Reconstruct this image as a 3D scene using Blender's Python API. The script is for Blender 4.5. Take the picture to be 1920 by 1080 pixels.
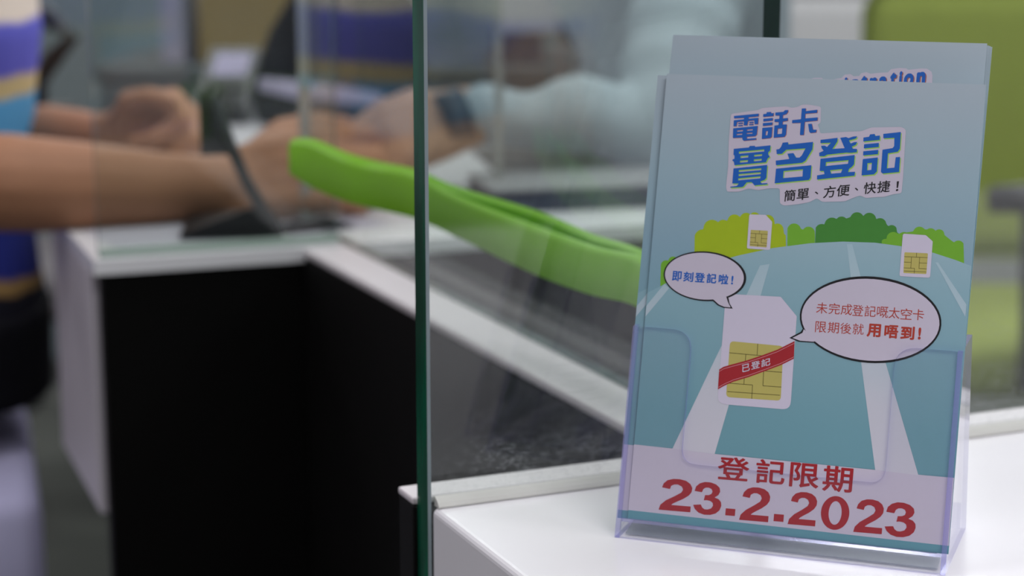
import bpy, bmesh, math, random
from mathutils import Vector, Matrix, Euler
from mathutils.geometry import tessellate_polygon

random.seed(7)
for _o in list(bpy.data.objects):
    bpy.data.objects.remove(_o, do_unlink=True)
SC = bpy.context.scene
COL = SC.collection

# ------------------------------------------------------------------ camera
FPX = 70.0 / 36.0 * 1920
PITCH = math.radians(11.65)
TH = math.radians(23.5)          # the counter runs 23.5 degrees off the picture plane
CAMZ = 1.045
TOPZ = 0.75                      # height of the counters
cam_d = bpy.data.cameras.new('camera')
cam_d.sensor_width = 36.0
cam_d.lens = 70.0
cam_d.clip_start = 0.05
cam_d.clip_end = 60
cam_d.dof.use_dof = True
cam_d.dof.focus_distance = 0.875
cam_d.dof.aperture_fstop = 6.3
cam = bpy.data.objects.new('camera', cam_d)
COL.objects.link(cam)
cam.location = (0, 0, CAMZ)
cam.rotation_euler = (math.pi / 2 - PITCH, 0, -TH)
SC.camera = cam

# ------------------------------------------------------------------ world, lights, exposure
SC.view_settings.view_transform = 'Standard'
SC.view_settings.look = 'None'
SC.view_settings.gamma = 1.0
SC.view_settings.exposure = 0.0
SC.cycles.use_denoising = True
SC.cycles.max_bounces = 14
SC.cycles.transparent_max_bounces = 40
SC.cycles.sample_clamp_indirect = 6.0
wd = bpy.data.worlds.new('world')
SC.world = wd
wd.use_nodes = True
wd.node_tree.nodes['Background'].inputs[0].default_value = (0.80, 0.82, 0.90, 1)
wd.node_tree.nodes['Background'].inputs[1].default_value = 0.10


def ceiling_lamp(x, y, sx, sy, power, col=(1.0, 0.975, 1.0)):
    l = bpy.data.lights.new('ceiling_area_light', 'AREA')
    l.shape = 'RECTANGLE'
    l.size = sx
    l.size_y = sy
    l.energy = power
    l.color = col
    o = bpy.data.objects.new('ceiling_area_light', l)
    COL.objects.link(o)
    o.location = (x, y, 2.68)
    return o


LP = 27
for (lx, ly, k) in ((-1.6, -0.9, .45), (0.55, -0.9, 1.22), (2.4, -0.9, 1.0), (-1.7, 1.2, .5), (0.75, 1.35, .85), (2.6, 1.3, .75),
                    (-1.5, 3.4, .5), (0.6, 3.5, .5), (2.6, 3.4, .8), (3.2, 5.2, 1.3), (1.6, 5.2, 1.0)):  # last two added to brighten the back wall
    ceiling_lamp(lx, ly, 1.2, 0.6, LP * k)


# ------------------------------------------------------------------ picture measurements to points in the place
def c2w(x, y):
    """camera-forward ground axes -> world ground axes"""
    return (x * math.cos(TH) + y * math.sin(TH), -x * math.sin(TH) + y * math.cos(TH))


CP = Vector((0, 0, CAMZ))


def ray(px, py):
    X = (px - 960) / FPX
    Y = (py - 540) / FPX
    fy = math.cos(PITCH) - Y * math.sin(PITCH)
    up = -Y * math.cos(PITCH) - math.sin(PITCH)
    u, v = c2w(X, fy)
    return Vector((u, v, up)), fy


def at_plane(px, py, o, n):
    r, _ = ray(px, py)
    return CP + r * ((Vector(o) - CP).dot(n) / r.dot(n))


def at_z(px, py, z=TOPZ):
    return at_plane(px, py, (0, 0, z), Vector((0, 0, 1)))


def at_u(px, py, u):
    return at_plane(px, py, (u, 0, 0), Vector((1, 0, 0)))


def at_v(px, py, v):
    return at_plane(px, py, (0, v, 0), Vector((0, 1, 0)))


def at_d(px, py, d):
    """point seen at pixel, d metres ahead along the ground"""
    r, fy = ray(px, py)
    return CP + r * (d / fy)


# ------------------------------------------------------------------ materials
def lin(c):
    out = []
    for k in c[:3]:
        k = k / 255.0
        out.append(k / 12.92 if k <= 0.04045 else ((k + 0.055) / 1.055) ** 2.4)
    return (out[0], out[1], out[2], 1.0)


def nt(name):
    m = bpy.data.materials.new(name)
    m.use_nodes = True
    t = m.node_tree
    b = t.nodes['Principled BSDF']
    return m, t, b


def mat(name, rgb, rough=0.5, spec=0.5, var=0.06, scale=40.0, bump=0.0, metal=0.0, sheen=0.0, stretch=None):
    """plain surface with a little procedural mottling"""
    m, t, b = nt(name)
    tc = t.nodes.new('ShaderNodeTexCoord')
    no = t.nodes.new('ShaderNodeTexNoise')
    no.inputs['Scale'].default_value = scale
    no.inputs['Detail'].default_value = 4
    if stretch:
        mp = t.nodes.new('ShaderNodeMapping')
        mp.inputs['Scale'].default_value = stretch
        t.links.new(tc.outputs['Object'], mp.inputs[0])
        t.links.new(mp.outputs[0], no.inputs['Vector'])
    else:
        t.links.new(tc.outputs['Object'], no.inputs['Vector'])
    mx = t.nodes.new('ShaderNodeMix')
    mx.data_type = 'RGBA'
    c = lin(rgb)
    mx.inputs['A'].default_value = tuple(k * (1 - var) for k in c[:3]) + (1,)
    mx.inputs['B'].default_value = tuple(min(1, k * (1 + var)) for k in c[:3]) + (1,)
    t.links.new(no.outputs['Fac'], mx.inputs['Factor'])
    t.links.new(mx.outputs['Result'], b.inputs['Base Color'])
    b.inputs['Roughness'].default_value = rough
    b.inputs['Specular IOR Level'].default_value = spec
    b.inputs['Metallic'].default_value = metal
    if sheen:
        b.inputs['Sheen Weight'].default_value = sheen
    if bump:
        bp = t.nodes.new('ShaderNodeBump')
        bp.inputs['Strength'].default_value = bump
        bp.inputs['Distance'].default_value = 0.002
        t.links.new(no.outputs['Fac'], bp.inputs['Height'])
        t.links.new(bp.outputs[0], b.inputs['Normal'])
    return m


def clear(name, tint, r0=0.04, milk=0.0, milk_rgb=(220, 222, 235), rough=0.0, smear=None):
    """clear sheet: see-through with a Schlick reflection; milk = share of scattered white"""
    m = bpy.data.materials.new(name)
    m.use_nodes = True
    t = m.node_tree
    t.nodes.clear()
    out = t.nodes.new('ShaderNodeOutputMaterial')
    tr = t.nodes.new('ShaderNodeBsdfTransparent')
    tr.inputs[0].default_value = (tint[0], tint[1], tint[2], 1)
    gl = t.nodes.new('ShaderNodeBsdfGlossy')
    gl.inputs['Roughness'].default_value = rough
    gl.inputs['Color'].default_value = (1, 1, 1, 1)
    lw = t.nodes.new('ShaderNodeLayerWeight')
    lw.inputs['Blend'].default_value = 0.5
    pw = t.nodes.new('ShaderNodeMath')
    pw.operation = 'POWER'
    pw.inputs[1].default_value = 5
    t.links.new(lw.outputs['Facing'], pw.inputs[0])
    ma = t.nodes.new('ShaderNodeMath')
    ma.operation = 'MULTIPLY_ADD'
    ma.inputs[1].default_value = 1 - r0
    ma.inputs[2].default_value = r0
    t.links.new(pw.outputs[0], ma.inputs[0])
    base = tr.outputs[0]
    if milk or smear:
        df = t.nodes.new('ShaderNodeBsdfDiffuse')
        df.inputs[0].default_value = lin(milk_rgb)
        mk = t.nodes.new('ShaderNodeMixShader')
        mk.inputs[0].default_value = milk
        t.links.new(tr.outputs[0], mk.inputs[1])
        t.links.new(df.outputs[0], mk.inputs[2])
        base = mk.outputs[0]
        if smear:
            t.links.new(smear(t, milk), mk.inputs[0])
    mx = t.nodes.new('ShaderNodeMixShader')
    t.links.new(ma.outputs[0], mx.inputs[0])
    t.links.new(base, mx.inputs[1])
    t.links.new(gl.outputs[0], mx.inputs[2])
    t.links.new(mx.outputs[0], out.inputs[0])
    return m


def smear_nodes(t, milk):
    """dried wiping marks on the lower part of the pane: fine level streaks and small blots"""
    def N(kind, **kw):
        n = t.nodes.new(kind)
        for k, v in kw.items():
            n.inputs[k].default_value = v
        return n

    def mth(op, a, b):
        n = t.nodes.new('ShaderNodeMath')
        n.operation = op
        n.use_clamp = True
        for k, x in enumerate((a, b)):
            if isinstance(x, (int, float)):
                n.inputs[k].default_value = x
            else:
                t.links.new(x, n.inputs[k])
        return n.outputs[0]

    def band(x, lo, hi):
        n = N('ShaderNodeMapRange', **{'From Min': lo, 'From Max': hi})
        t.links.new(x, n.inputs['Value'])
        return n.outputs[0]

    tc = t.nodes.new('ShaderNodeTexCoord')
    sp = t.nodes.new('ShaderNodeSeparateXYZ')
    t.links.new(tc.outputs['Object'], sp.inputs[0])

    def noise(scale, detail, rough):
        mp = t.nodes.new('ShaderNodeMapping')
        mp.inputs['Scale'].default_value = scale
        mp.inputs['Rotation'].default_value = (0, .06, 0)
        t.links.new(tc.outputs['Object'], mp.inputs[0])
        n = N('ShaderNodeTexNoise', Scale=1.0, Detail=detail, Roughness=rough)
        t.links.new(mp.outputs[0], n.inputs['Vector'])
        return n.outputs['Fac']

    streak = band(noise((40, 1, 420), 3, .6), .54, .64)
    blots = band(noise((210, 1, 330), 5, .75), .52, .58)
    patch = band(noise((14, 1, 26), 3, .6), .42, .60)
    low = band(sp.outputs['Z'], .835, .775)
    lower = band(sp.outputs['Z'], .800, .762)
    right = band(sp.outputs['X'], .012, .060)
    a = mth('MULTIPLY', mth('MULTIPLY', streak, low), mth('MULTIPLY', patch, right))
    b = mth('MULTIPLY', mth('MULTIPLY', blots, lower), mth('ADD', patch, .25))
    f = mth('ADD', mth('MULTIPLY', a, .10), mth('MULTIPLY', b, .12))
    return mth('ADD', f, milk)


def edge_glass(name, dark, light, scale=(30, 30, 6)):
    """polished green edge of a thick pane"""
    m, t, b = nt(name)
    tc = t.nodes.new('ShaderNodeTexCoord')
    mp = t.nodes.new('ShaderNodeMapping')
    mp.inputs['Scale'].default_value = scale
    no = t.nodes.new('ShaderNodeTexNoise')
    no.inputs['Scale'].default_value = 1.0
    no.inputs['Detail'].default_value = 5
    t.links.new(tc.outputs['Object'], mp.inputs[0])
    t.links.new(mp.outputs[0], no.inputs['Vector'])
    rp = t.nodes.new('ShaderNodeValToRGB')  # lighter tones paint in the reflections inside the glass
    rp.color_ramp.elements[0].position = 0.38
    rp.color_ramp.elements[0].color = lin(dark)
    rp.color_ramp.elements[1].position = 0.7
    rp.color_ramp.elements[1].color = lin(light)
    t.links.new(no.outputs['Fac'], rp.inputs[0])
    t.links.new(rp.outputs[0], b.inputs['Base Color'])
    b.inputs['Roughness'].default_value = 0.2
    b.inputs['Specular IOR Level'].default_value = 0.18
    return m


def ramp_mat(name, stops, lo, hi, axis='Z', rough=0.45, spec=0.35):
    """printed colour blend along one axis of the sheet itself"""
    m, t, b = nt(name)
    tc = t.nodes.new('ShaderNodeTexCoord')
    sp = t.nodes.new('ShaderNodeSeparateXYZ')
    t.links.new(tc.outputs['Object'], sp.inputs[0])
    mr = t.nodes.new('ShaderNodeMapRange')
    mr.inputs['From Min'].default_value = lo
    mr.inputs['From Max'].default_value = hi
    t.links.new(sp.outputs[axis], mr.inputs['Value'])
    rp = t.nodes.new('ShaderNodeValToRGB')
    el = rp.color_ramp.elements
    while len(el) < len(stops):
        el.new(0.5)
    for e, (p, c) in zip(el, stops):
        e.position = p
        e.color = lin(c)
    t.links.new(mr.outputs[0], rp.inputs[0])
    t.links.new(rp.outputs[0], b.inputs['Base Color'])
    b.inputs['Roughness'].default_value = rough
    b.inputs['Specular IOR Level'].default_value = spec
    return m


M = {}
M['white_top'] = mat('white_solid_surface', (238, 236, 240), 0.22, 0.5, 0.015, 25)
M['white_lam'] = mat('white_laminate', (196, 190, 198), 0.45, 0.4, 0.02, 20)
M['black_lam'] = mat('black_laminate', (8, 7, 7), 0.6, 0.12, 0.15, 60)
M['dark_stone'] = mat('dark_grey_laminate', (10, 9, 9), 0.55, 0.15, 0.15, 30)
M['cap'] = mat('pale_stone_cap', (205, 198, 202), 0.35, 0.4, 0.07, 14)
M['sealant'] = mat('white_sealant', (205, 205, 200), 0.45, 0.4, 0.03, 120)
M['carpet'] = mat('grey_carpet', (94, 98, 92), 0.95, 0.1, 0.25, 160, 0.4)
M['wall'] = mat('pale_lavender_wall', (226, 222, 234), 0.85, 0.2, 0.01, 6)
M['ceil'] = mat('white_ceiling', (236, 236, 236), 0.9, 0.2, 0.01, 6)
M['glass'] = clear('counter_glass', (0.935, 0.965, 0.95), 0.045, 0.005, (215, 220, 225), smear=smear_nodes)
M['glass_far'] = clear('screen_glass', (0.93, 0.965, 0.95), 0.045, 0.005)
M['edge'] = edge_glass('green_glass_edge', (0, 60, 42), (12, 112, 80))
M['edge_dark'] = edge_glass('dark_green_glass_edge', (18, 42, 36), (48, 78, 68))
M['edge_pale'] = edge_glass('pale_glass_edge', (92, 116, 112), (150, 160, 158))
M['edge_light'] = edge_glass('light_glass_edge', (150, 152, 150), (182, 182, 180))
M['strip'] = mat('grey_green_base_strip', (150, 168, 158), 0.35, 0.5, 0.05, 30)
M['chamfer'] = mat('bright_glass_chamfer', (150, 165, 170), 0.08, 0.8, 0.15, 30)
M['acrylic'] = clear('clear_acrylic', (0.985, 0.985, 0.995), 0.035, 0.010, (215, 215, 240))
M['acrylic_edge'] = clear('violet_acrylic_edge', (0.80, 0.80, 0.97), 0.08, 0.26, (172, 168, 232))
M['lime'] = mat('lime_green_plastic', (118, 178, 18), 0.36, 0.5, 0.04, 20)
M['black_pl'] = mat('black_plastic', (24, 25, 28), 0.4, 0.4, 0.1, 60)
M['skin_tan'] = mat('tanned_skin', (158, 112, 84), 0.6, 0.35, 0.10, 30)
M['skin_fair'] = mat('fair_skin', (170, 132, 108), 0.6, 0.35, 0.08, 30)
M['hair'] = mat('black_hair', (22, 18, 16), 0.5, 0.3, 0.3, 300)


# ------------------------------------------------------------------ mesh helpers
def link(name, me, mats, parent=None):
    o = bpy.data.objects.new(name, me)
    COL.objects.link(o)
    if not isinstance(mats, (list, tuple)):
        mats = [mats]
    for m in mats:
        me.materials.append(m)
    if parent is not None:
        o.parent = parent
    return o


def mesh(name, verts, faces, mats, parent=None, fm=None, smooth=False):
    me = bpy.data.meshes.new(name)
    me.from_pydata([tuple(v) for v in verts], [], faces)
    me.update()
    if fm:
        for p, k in zip(me.polygons, fm):
            p.material_index = k
    if smooth:
        for p in me.polygons:
            p.use_smooth = True
    return link(name, me, mats, parent)


def bm_obj(name, bm, mats, parent=None, smooth=False):
    me = bpy.data.meshes.new(name)
    bm.normal_update()
    bm.to_mesh(me)
    bm.free()
    if smooth:
        for p in me.polygons:
            p.use_smooth = True
    return link(name, me, mats, parent)


def box_bm(lo, hi, bev=0.0, seg=2, bm=None, M4=None):
    own = bmesh.new()
    r = bmesh.ops.create_cube(own, size=1)
    for v in own.verts:
        v.co = Vector(((lo[i] + hi[i]) / 2 + v.co[i] * (hi[i] - lo[i]) for i in range(3)))
    if bev:
        bmesh.ops.bevel(own, geom=list(own.edges), offset=bev, segments=seg, affect='EDGES', profile=0.5)
    if M4:
        bmesh.ops.transform(own, matrix=M4, verts=own.verts)
    if bm is None:
        return own
    me = bpy.data.meshes.new('tmp')
    own.to_mesh(me)
    own.free()
    bm.from_mesh(me)
    bpy.data.meshes.remove(me)
    return bm


def box(name, lo, hi, m, parent=None, bev=0.002, seg=2, smooth=False):
    return bm_obj(name, box_bm(lo, hi, bev, seg), m, parent, smooth)


def extrude_poly(name, loop, to3, thick_vec, mats, parent=None, cap=0, side=1):
    """2-D outline -> plate; caps use material cap, rim uses material side"""
    n = len(loop)
    tris = tessellate_polygon([[Vector((p[0], p[1], 0)) for p in loop]])
    a = [Vector(to3(*p)) for p in loop]
    b = [p + Vector(thick_vec) for p in a]
    faces = [tuple(t) for t in tris] + [tuple(reversed([k + n for k in t])) for t in tris]
    fm = [cap] * len(faces)
    for i in range(n):
        j = (i + 1) % n
        faces.append((i, j, j + n, i + n))
        fm.append(side)
    o = mesh(name, a + b, faces, mats, parent, fm)
    bm = bmesh.new()
    bm.from_mesh(o.data)
    bmesh.ops.recalc_face_normals(bm, faces=bm.faces)
    bm.to_mesh(o.data)
    bm.free()
    return o


def round_poly(pts, r, seg=5):
    """round the corners of a polygon; r a number or a list"""
    out = []
    n = len(pts)
    for i in range(n):
        rr = r[i] if isinstance(r, (list, tuple)) else r
        p0, p1, p2 = Vector(pts[i - 1][:2]), Vector(pts[i][:2]), Vector(pts[(i + 1) % n][:2])
        if rr <= 0:
            out.append(tuple(p1))
            continue
        d0, d1 = (p0 - p1), (p2 - p1)
        rr = min(rr, d0.length * .49, d1.length * .49)
        a, b = p1 + d0.normalized() * rr, p1 + d1.normalized() * rr
        for k in range(seg + 1):
            s = k / seg
            q = a * (1 - s) ** 2 + p1 * 2 * s * (1 - s) + b * s * s
            out.append((q.x, q.y))
    return out


def tube_bm(pts, rad, seg=12, bm=None, flat=None):
    """swept round tube through pts with radius per point, capped"""
    bm = bm or bmesh.new()
    pts = [Vector(p) for p in pts]
    if not isinstance(rad, (list, tuple)):
        rad = [rad] * len(pts)
    rings = []
    up = Vector((0, 0, 1))
    for i, p in enumerate(pts):
        t = (pts[min(i + 1, len(pts) - 1)] - pts[max(i - 1, 0)]).normalized()
        ref = up if abs(t.dot(up)) < 0.95 else Vector((1, 0, 0))
        x = t.cross(ref).normalized()
        y = x.cross(t).normalized()
        sx, sy = (flat if flat else (1, 1))
        rings.append([bm.verts.new(p + x * math.cos(2 * math.pi * k / seg) * rad[i] * sx + y * math.sin(2 * math.pi * k / seg) * rad[i] * sy)
                      for k in range(seg)])
    for a, b in zip(rings, rings[1:]):
        for k in range(seg):
            bm.faces.new((a[k], a[(k + 1) % seg], b[(k + 1) % seg], b[k]))
    bm.faces.new(list(reversed(rings[0])))
    bm.faces.new(rings[-1])
    return bm


def tube(name, pts, rad, m, parent=None, seg=12, flat=None):
    bm = tube_bm(pts, rad, seg, flat=flat)
    bmesh.ops.recalc_face_normals(bm, faces=bm.faces)
    return bm_obj(name, bm, m, parent, True)


def smooth_path(ctrl, n):
    """Catmull-Rom through control tuples of any length"""
    P = [tuple(c) for c in ctrl]
    P = [tuple(2 * a - b for a, b in zip(P[0], P[1]))] + P + [tuple(2 * a - b for a, b in zip(P[-1], P[-2]))]
    out = []
    for i in range(1, len(P) - 2):
        for k in range(n):
            s = k / n
            out.append(tuple(0.5 * (2 * b + (c - a) * s + (2 * a - 5 * b + 4 * c - d) * s * s + (3 * b - a - 3 * c + d) * s ** 3)
                             for a, b, c, d in zip(P[i - 1], P[i], P[i + 1], P[i + 2])))
    out.append(P[-2])
    return out


def tag(o, label=None, cat=None, group=None, kind=None):
    if label:
        o['label'] = label
    if cat:
        o['category'] = cat
    if group:
        o['group'] = group
    if kind:
        o['kind'] = kind
    return o


def empty(name, loc=(0, 0, 0), rz=0.0):
    o = bpy.data.objects.new(name, None)
    o.empty_display_size = 0.05
    COL.objects.link(o)
    o.location = loc
    o.rotation_euler = (0, 0, rz)
    return o


def thing(name, label, cat, loc=(0, 0, 0), rz=0.0, group=None):
    return tag(empty(name, loc, rz), label, cat, group)


# ------------------------------------------------------------------ the room
tag(box('floor', (-3.2, -3.2, -0.05), (4.6, 6.2, 0.0), M['carpet'], bev=0), kind='structure')
tag(box('ceiling', (-3.2, -3.2, 2.72), (4.6, 6.2, 2.77), M['ceil'], bev=0), kind='structure')
tag(box('wall_back', (-3.2, 6.2, 0), (4.6, 6.3, 2.72), M['wall'], bev=0), kind='structure')
M['wall_dim'] = mat('slate_wall', (104, 106, 112), 0.85, 0.2, 0.02, 6)
tag(box('wall_front', (-3.2, -3.3, 0), (4.6, -3.2, 2.72), M['wall_dim'], bev=0), kind='structure')
tag(box('wall_left', (-3.3, -3.2, 0), (-3.2, 6.2, 2.72), M['wall'], bev=0), kind='structure')
tag(box('wall_right', (4.6, -3.2, 0), (4.7, 6.2, 2.72), M['wall'], bev=0), kind='structure')
tag(box('baseboard_back', (-3.2, 6.185, 0), (4.6, 6.2, 0.09), M['white_lam'], bev=0.002), kind='structure')

# ------------------------------------------------------------------ near counter, pane, ledge behind the pane
p_glass = at_z(804, 950)
GU, GV = p_glass.x, p_glass.y            # left end and near face of the pane
GT = 0.0155                              # pane thickness
CX0 = GU + 0.001
cn = thing('service_counter', 'white gloss counter in the foreground carrying the leaflet stand', 'counter', (CX0, GV - .7, 0))


def rel(p, o):
    return tuple(a - b for a, b in zip(p, o))


co = Vector((CX0, GV - .7, 0))
bm = box_bm(rel((CX0, GV - .70, 0.55), co), rel((CX0 + 1.05, GV - .0006, TOPZ), co), 0.0035, 4)
bm_obj('worktop', bm, M['white_top'], cn)
box('cabinet_body', rel((CX0 + .004, GV - .69, 0.0), co), rel((CX0 + 1.04, GV - .004, 0.5498), co), M['white_lam'], cn, 0.002)

p_l = at_z(746, 908)
LG0, LG1 = GV + GT + .0006, GV + GT + .0215
p_l = Vector((at_v(745, 909, LG1).x, LG1, TOPZ))
lg = thing('counter_upstand', 'dark upstand with pale capping strip behind the near pane', 'upstand', (p_l.x, LG0, 0))
lo_ = Vector((p_l.x, LG0, 0))
box('capping', rel((p_l.x, LG0, TOPZ - .004), lo_), rel((CX0 + 1.05, LG1, TOPZ), lo_), M['cap'], lg, 0.0015, 3)
box('dark_panel', rel((p_l.x + .0005, LG0 + .0003, 0), lo_), rel((CX0 + 1.05, LG1 - .0003, TOPZ - .0042), lo_), M['dark_stone'], lg, 0.001)

gp = thing('glass_pane', 'thick clear pane with green polished edge standing along the foreground counter', 'glass pane', (GU, GV, 0))
GL, GZ0, GZ1 = 1.04, 0.30, 1.42
ch = 0.0013
# pane body: the two big faces
mesh('pane', [(ch, 0, GZ0), (GL, 0, GZ0), (GL, 0, GZ1), (ch, 0, GZ1), (.0005, GT, GZ0), (GL, GT, GZ0), (GL, GT, GZ1), (.0005, GT, GZ1)],
     [(0, 1, 2, 3), (5, 4, 7, 6), (3, 2, 6, 7), (1, 5, 6, 2)], [M['glass'], M['edge']], gp, [0, 0, 1, 1])
oe = mesh('polished_edge', [(0, ch, GZ0), (0, GT, GZ0), (0, GT, GZ1), (0, ch, GZ1), (ch, 0, GZ0), (ch, 0, GZ1)],
          [(0, 3, 2, 1), (4, 5, 3, 0)], [M['edge'], M['chamfer']], gp, [0, 1])
oe['label'] = 'deep green polished edge of the pane'
bm = bmesh.new()
prof = [(0, 0), (-.0058, 0), (-.0060, .0008), (-.0046, .0024), (-.0022, .0040), (-.0008, .0046), (0, .0047)]
L0, L1 = .0028, 1.03
ra = [bm.verts.new((L0 if k else L0, -.0002 + y, TOPZ + .0003 + z)) for k, (y, z) in enumerate(prof)]
rb = [bm.verts.new((L1, -.0002 + y, TOPZ + .0003 + z)) for (y, z) in prof]
for k in range(len(prof)):
    j = (k + 1) % len(prof)
    bm.faces.new((ra[k], ra[j], rb[j], rb[k]))
bm.faces.new(ra)
bm.faces.new(list(reversed(rb)))
bmesh.ops.recalc_face_normals(bm, faces=bm.faces)
bm_obj('sealant_bead', bm, M['sealant'], gp)

# ------------------------------------------------------------------ far desk (turned three degrees against the near counter)
DT = math.radians(20.5) - TH
pc = at_z(176, 489)
dk = thing('service_desk', 'long white-topped desk with black front behind the near pane', 'desk', (pc.x, pc.y, 0), DT)
DL, DD = 0.66, 1.02
DM = Matrix.Translation((pc.x, pc.y, 0)) @ Matrix.Rotation(DT, 4, 'Z')
DI = DM.inverted()
extrude_poly('worktop', [(0, 0), (DL, 0), (DL, DD), (.26, DD), (0, .31)], lambda a, b: (a, b, TOPZ - .012), (0, 0, .012), [M['white_top'], M['white_top']], dk)
box('front_panel', (0.006, 0.004, 0), (DL, 0.022, TOPZ - .0122), M['black_lam'], dk, 0.001)
box('side_panel', (0, 0.0225, TOPZ - .215), (0.018, 0.24, TOPZ - .0122), M['white_lam'], dk, 0.0015)
box('back_leg', (DL - .08, DD - .08, 0), (DL - .02, DD - .02, TOPZ - .0122), M['white_lam'], dk, 0.0015)
box('back_leg', (0.30, DD - .08, 0), (0.36, DD - .02, TOPZ - .0122), M['white_lam'], dk, 0.0015)

# ------------------------------------------------------------------ low wall between counter and desk
ra_ = (at_z(760, 585).x + at_z(1165, 777).x) / 2
rb_ = (at_z(805, 543).x + at_z(1165, 713).x) / 2 + .006
RV0 = LG1 + .0006
RV1 = (DM @ Vector((rb_ - pc.x, 0, 0))).y - .004
dw = thing('divider_wall', 'narrow low wall with pale cap running from counter to far desk', 'low wall', (ra_, RV0, 0))
box('capping', (0, 0, TOPZ - .006), (rb_ - ra_, RV1 - RV0, TOPZ), M['cap'], dw, 0.002, 3)
box('dark_panel', (.001, .0004, 0), (rb_ - ra_ - .001, RV1 - RV0 - .0004, TOPZ - .0062), M['dark_stone'], dw, 0.001)


def pane(name, label, p0, p1, z0, z1, t, edge_mat, group=None, strip_h=0.0, end_mat=None):
    """upright glass sheet from p0 to p1 on the ground plan"""
    p0, p1 = Vector((p0[0], p0[1])), Vector((p1[0], p1[1]))
    d = p1 - p0
    L = d.length
    o = thing(name, label, 'glass pane', (p0.x, p0.y, z0), math.atan2(d.y, d.x), group)
    h = z1 - z0
    mesh('pane', [(0, 0, 0), (L, 0, 0), (L, 0, h), (0, 0, h), (0, t, 0), (L, t, 0), (L, t, h), (0, t, h)],
         [(0, 1, 2, 3), (5, 4, 7, 6)], M['glass_far'], o)
    mesh('polished_edge', [(0, 0, 0), (L, 0, 0), (L, 0, h), (0, 0, h), (0, t, 0), (L, t, 0), (L, t, h), (0, t, h)],
         [(3, 2, 6, 7), (0, 4, 5, 1), (0, 3, 7, 4), (1, 5, 6, 2)], [edge_mat, end_mat or edge_mat], o, [0, 0, 0, 1])
    if strip_h:
        box('base_strip', (0, -.004, 0), (L, -.0003, strip_h), M['strip'], o, .0008)
    return o


# divider pane along the right rim of the low wall: near end seen dark right of the clerk, far end pale left of centre
PU0, PU1 = at_v(1431, 60, LG0).x, at_v(1463, 60, LG0).x
DVF = at_u(559, 150, PU0).y
pane('divider_pane', 'clear divider pane standing along the low wall with a dark near edge', (PU1, LG0 + .0004), (PU1, DVF),
     TOPZ + .0003, 1.42, PU1 - PU0, M['edge_dark'], end_mat=M['edge_light'])
# desk front pane
pa = DM @ Vector((0.006, 0.012, 0))
pb = Vector((PU0 - .002, 0, 0))
pb.y = pa.y + (pb.x - pa.x) * math.tan(DT)
pane('desk_front_pane', 'clear pane along front edge of the far desk in front of the arms', pa, pb, TOPZ + .0003, 1.40, .006, M['edge_pale'], strip_h=.007)
p3 = at_d(352, 190, 2.28)
p3 = at_z(352, 232)
pane('desk_rear_pane', 'clear pane at back of the far desk with a dark green edge', (p3.x - .20 * math.cos(TH), p3.y + .20 * math.sin(TH)), (p3.x, p3.y), TOPZ + .0003, 1.40, .008, M['edge'])
p4 = at_z(928, 384)
pane('desk_cross_pane', 'narrow clear upright pane with pale edge in front of the pale blue sleeve', (p4.x + .04 * math.sin(TH), p4.y + .04 * math.cos(TH)), (p4.x, p4.y), TOPZ + .0003, 1.40, .007, M['edge_light'])

# ------------------------------------------------------------------ leaflet stand
HO = at_z(1152, 1008)
HR = at_z(1772, 1080)
hd = (HR - HO)
HW = hd.length
HRZ = math.atan2(hd.y, hd.x)
LEAN = math.radians(15.5)
HM = Matrix.Translation(HO) @ Matrix.Rotation(HRZ, 4, 'Z')
HI = HM.inverted()
hs = thing('leaflet_stand', 'clear acrylic stand full of leaflets on the white counter', 'leaflet stand', HO + Vector((0, 0, .0003)), HRZ)
fs, fc = math.sin(LEAN), math.cos(LEAN)
fnrm = HM.to_3x3() @ Vector((0, fc, -fs))   # normal of the leaning front, pointing away


def hp(px, py, off=0.0):
    """pixel -> (along, up the slope) on the leaning plane of the stand, off metres behind its front"""
    o = HM @ Vector((0, off, 0))
    q = HI @ at_plane(px, py, o, fnrm)
    return (q.x, q.z / fc)


AC = [M['acrylic'], M['acrylic_edge']]
tl, tr = hp(1180, 613), hp(1806, 664)
slope_top = .0968
cut = [hp(1283, 622), hp(1291, 868), hp(1652, 910), hp(1684, 657)]
x1 = (cut[0][0] + cut[1][0]) / 2
x2 = (cut[2][0] + cut[3][0]) / 2
yb = (cut[1][1] + cut[2][1]) / 2
loop = round_poly([(0.0022, .0005), (HW - .0022, .0005), (HW - .0022, slope_top), (x2, slope_top), (x2, yb), (x1, yb), (x1, slope_top), (0.0022, slope_top)],
                  [0, 0, .0015, .010, .007, .007, .010, .0015], 7)
th3 = lambda a, s: (a, s * fs, s * fc)
extrude_poly('front_panel', loop, th3, (0, .0020 * fc, -.0020 * fs), AC, hs)
# rear panel, parallel to the front
RB = .021
loop = round_poly([(.0024, .003), (HW - .0024, .003), (HW - .0024, .150), (.0024, .150)], [0, 0, .012, .012], 7)
extrude_poly('back_panel', loop, lambda a, s: (a, RB + s * fs, s * fc), (0, .0020 * fc, -.0020 * fs), AC, hs)
hz = slope_top * fc
side = [(0, 0), (slope_top * fs, hz), (slope_top * fs + .031, hz + .0008), (.068, .0)]
for sx in (0.0, HW - .0022):
    extrude_poly('side_panel', side, lambda b, c, sx=sx: (sx, b, c), (.0022, 0, 0), AC, hs)
extrude_poly('bottom_shelf', [(.0024, .0030), (HW - .0024, .0030), (HW - .0024, RB + .001), (.0024, RB + .001)], lambda a, b: (a, b, .0068), (0, 0, .0018), AC, hs)
M['acrylic_shade'] = clear('painted_shade_acrylic', (0.86, 0.88, 0.90), 0.08, 0.34, (168, 176, 182), rough=.2)
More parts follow.
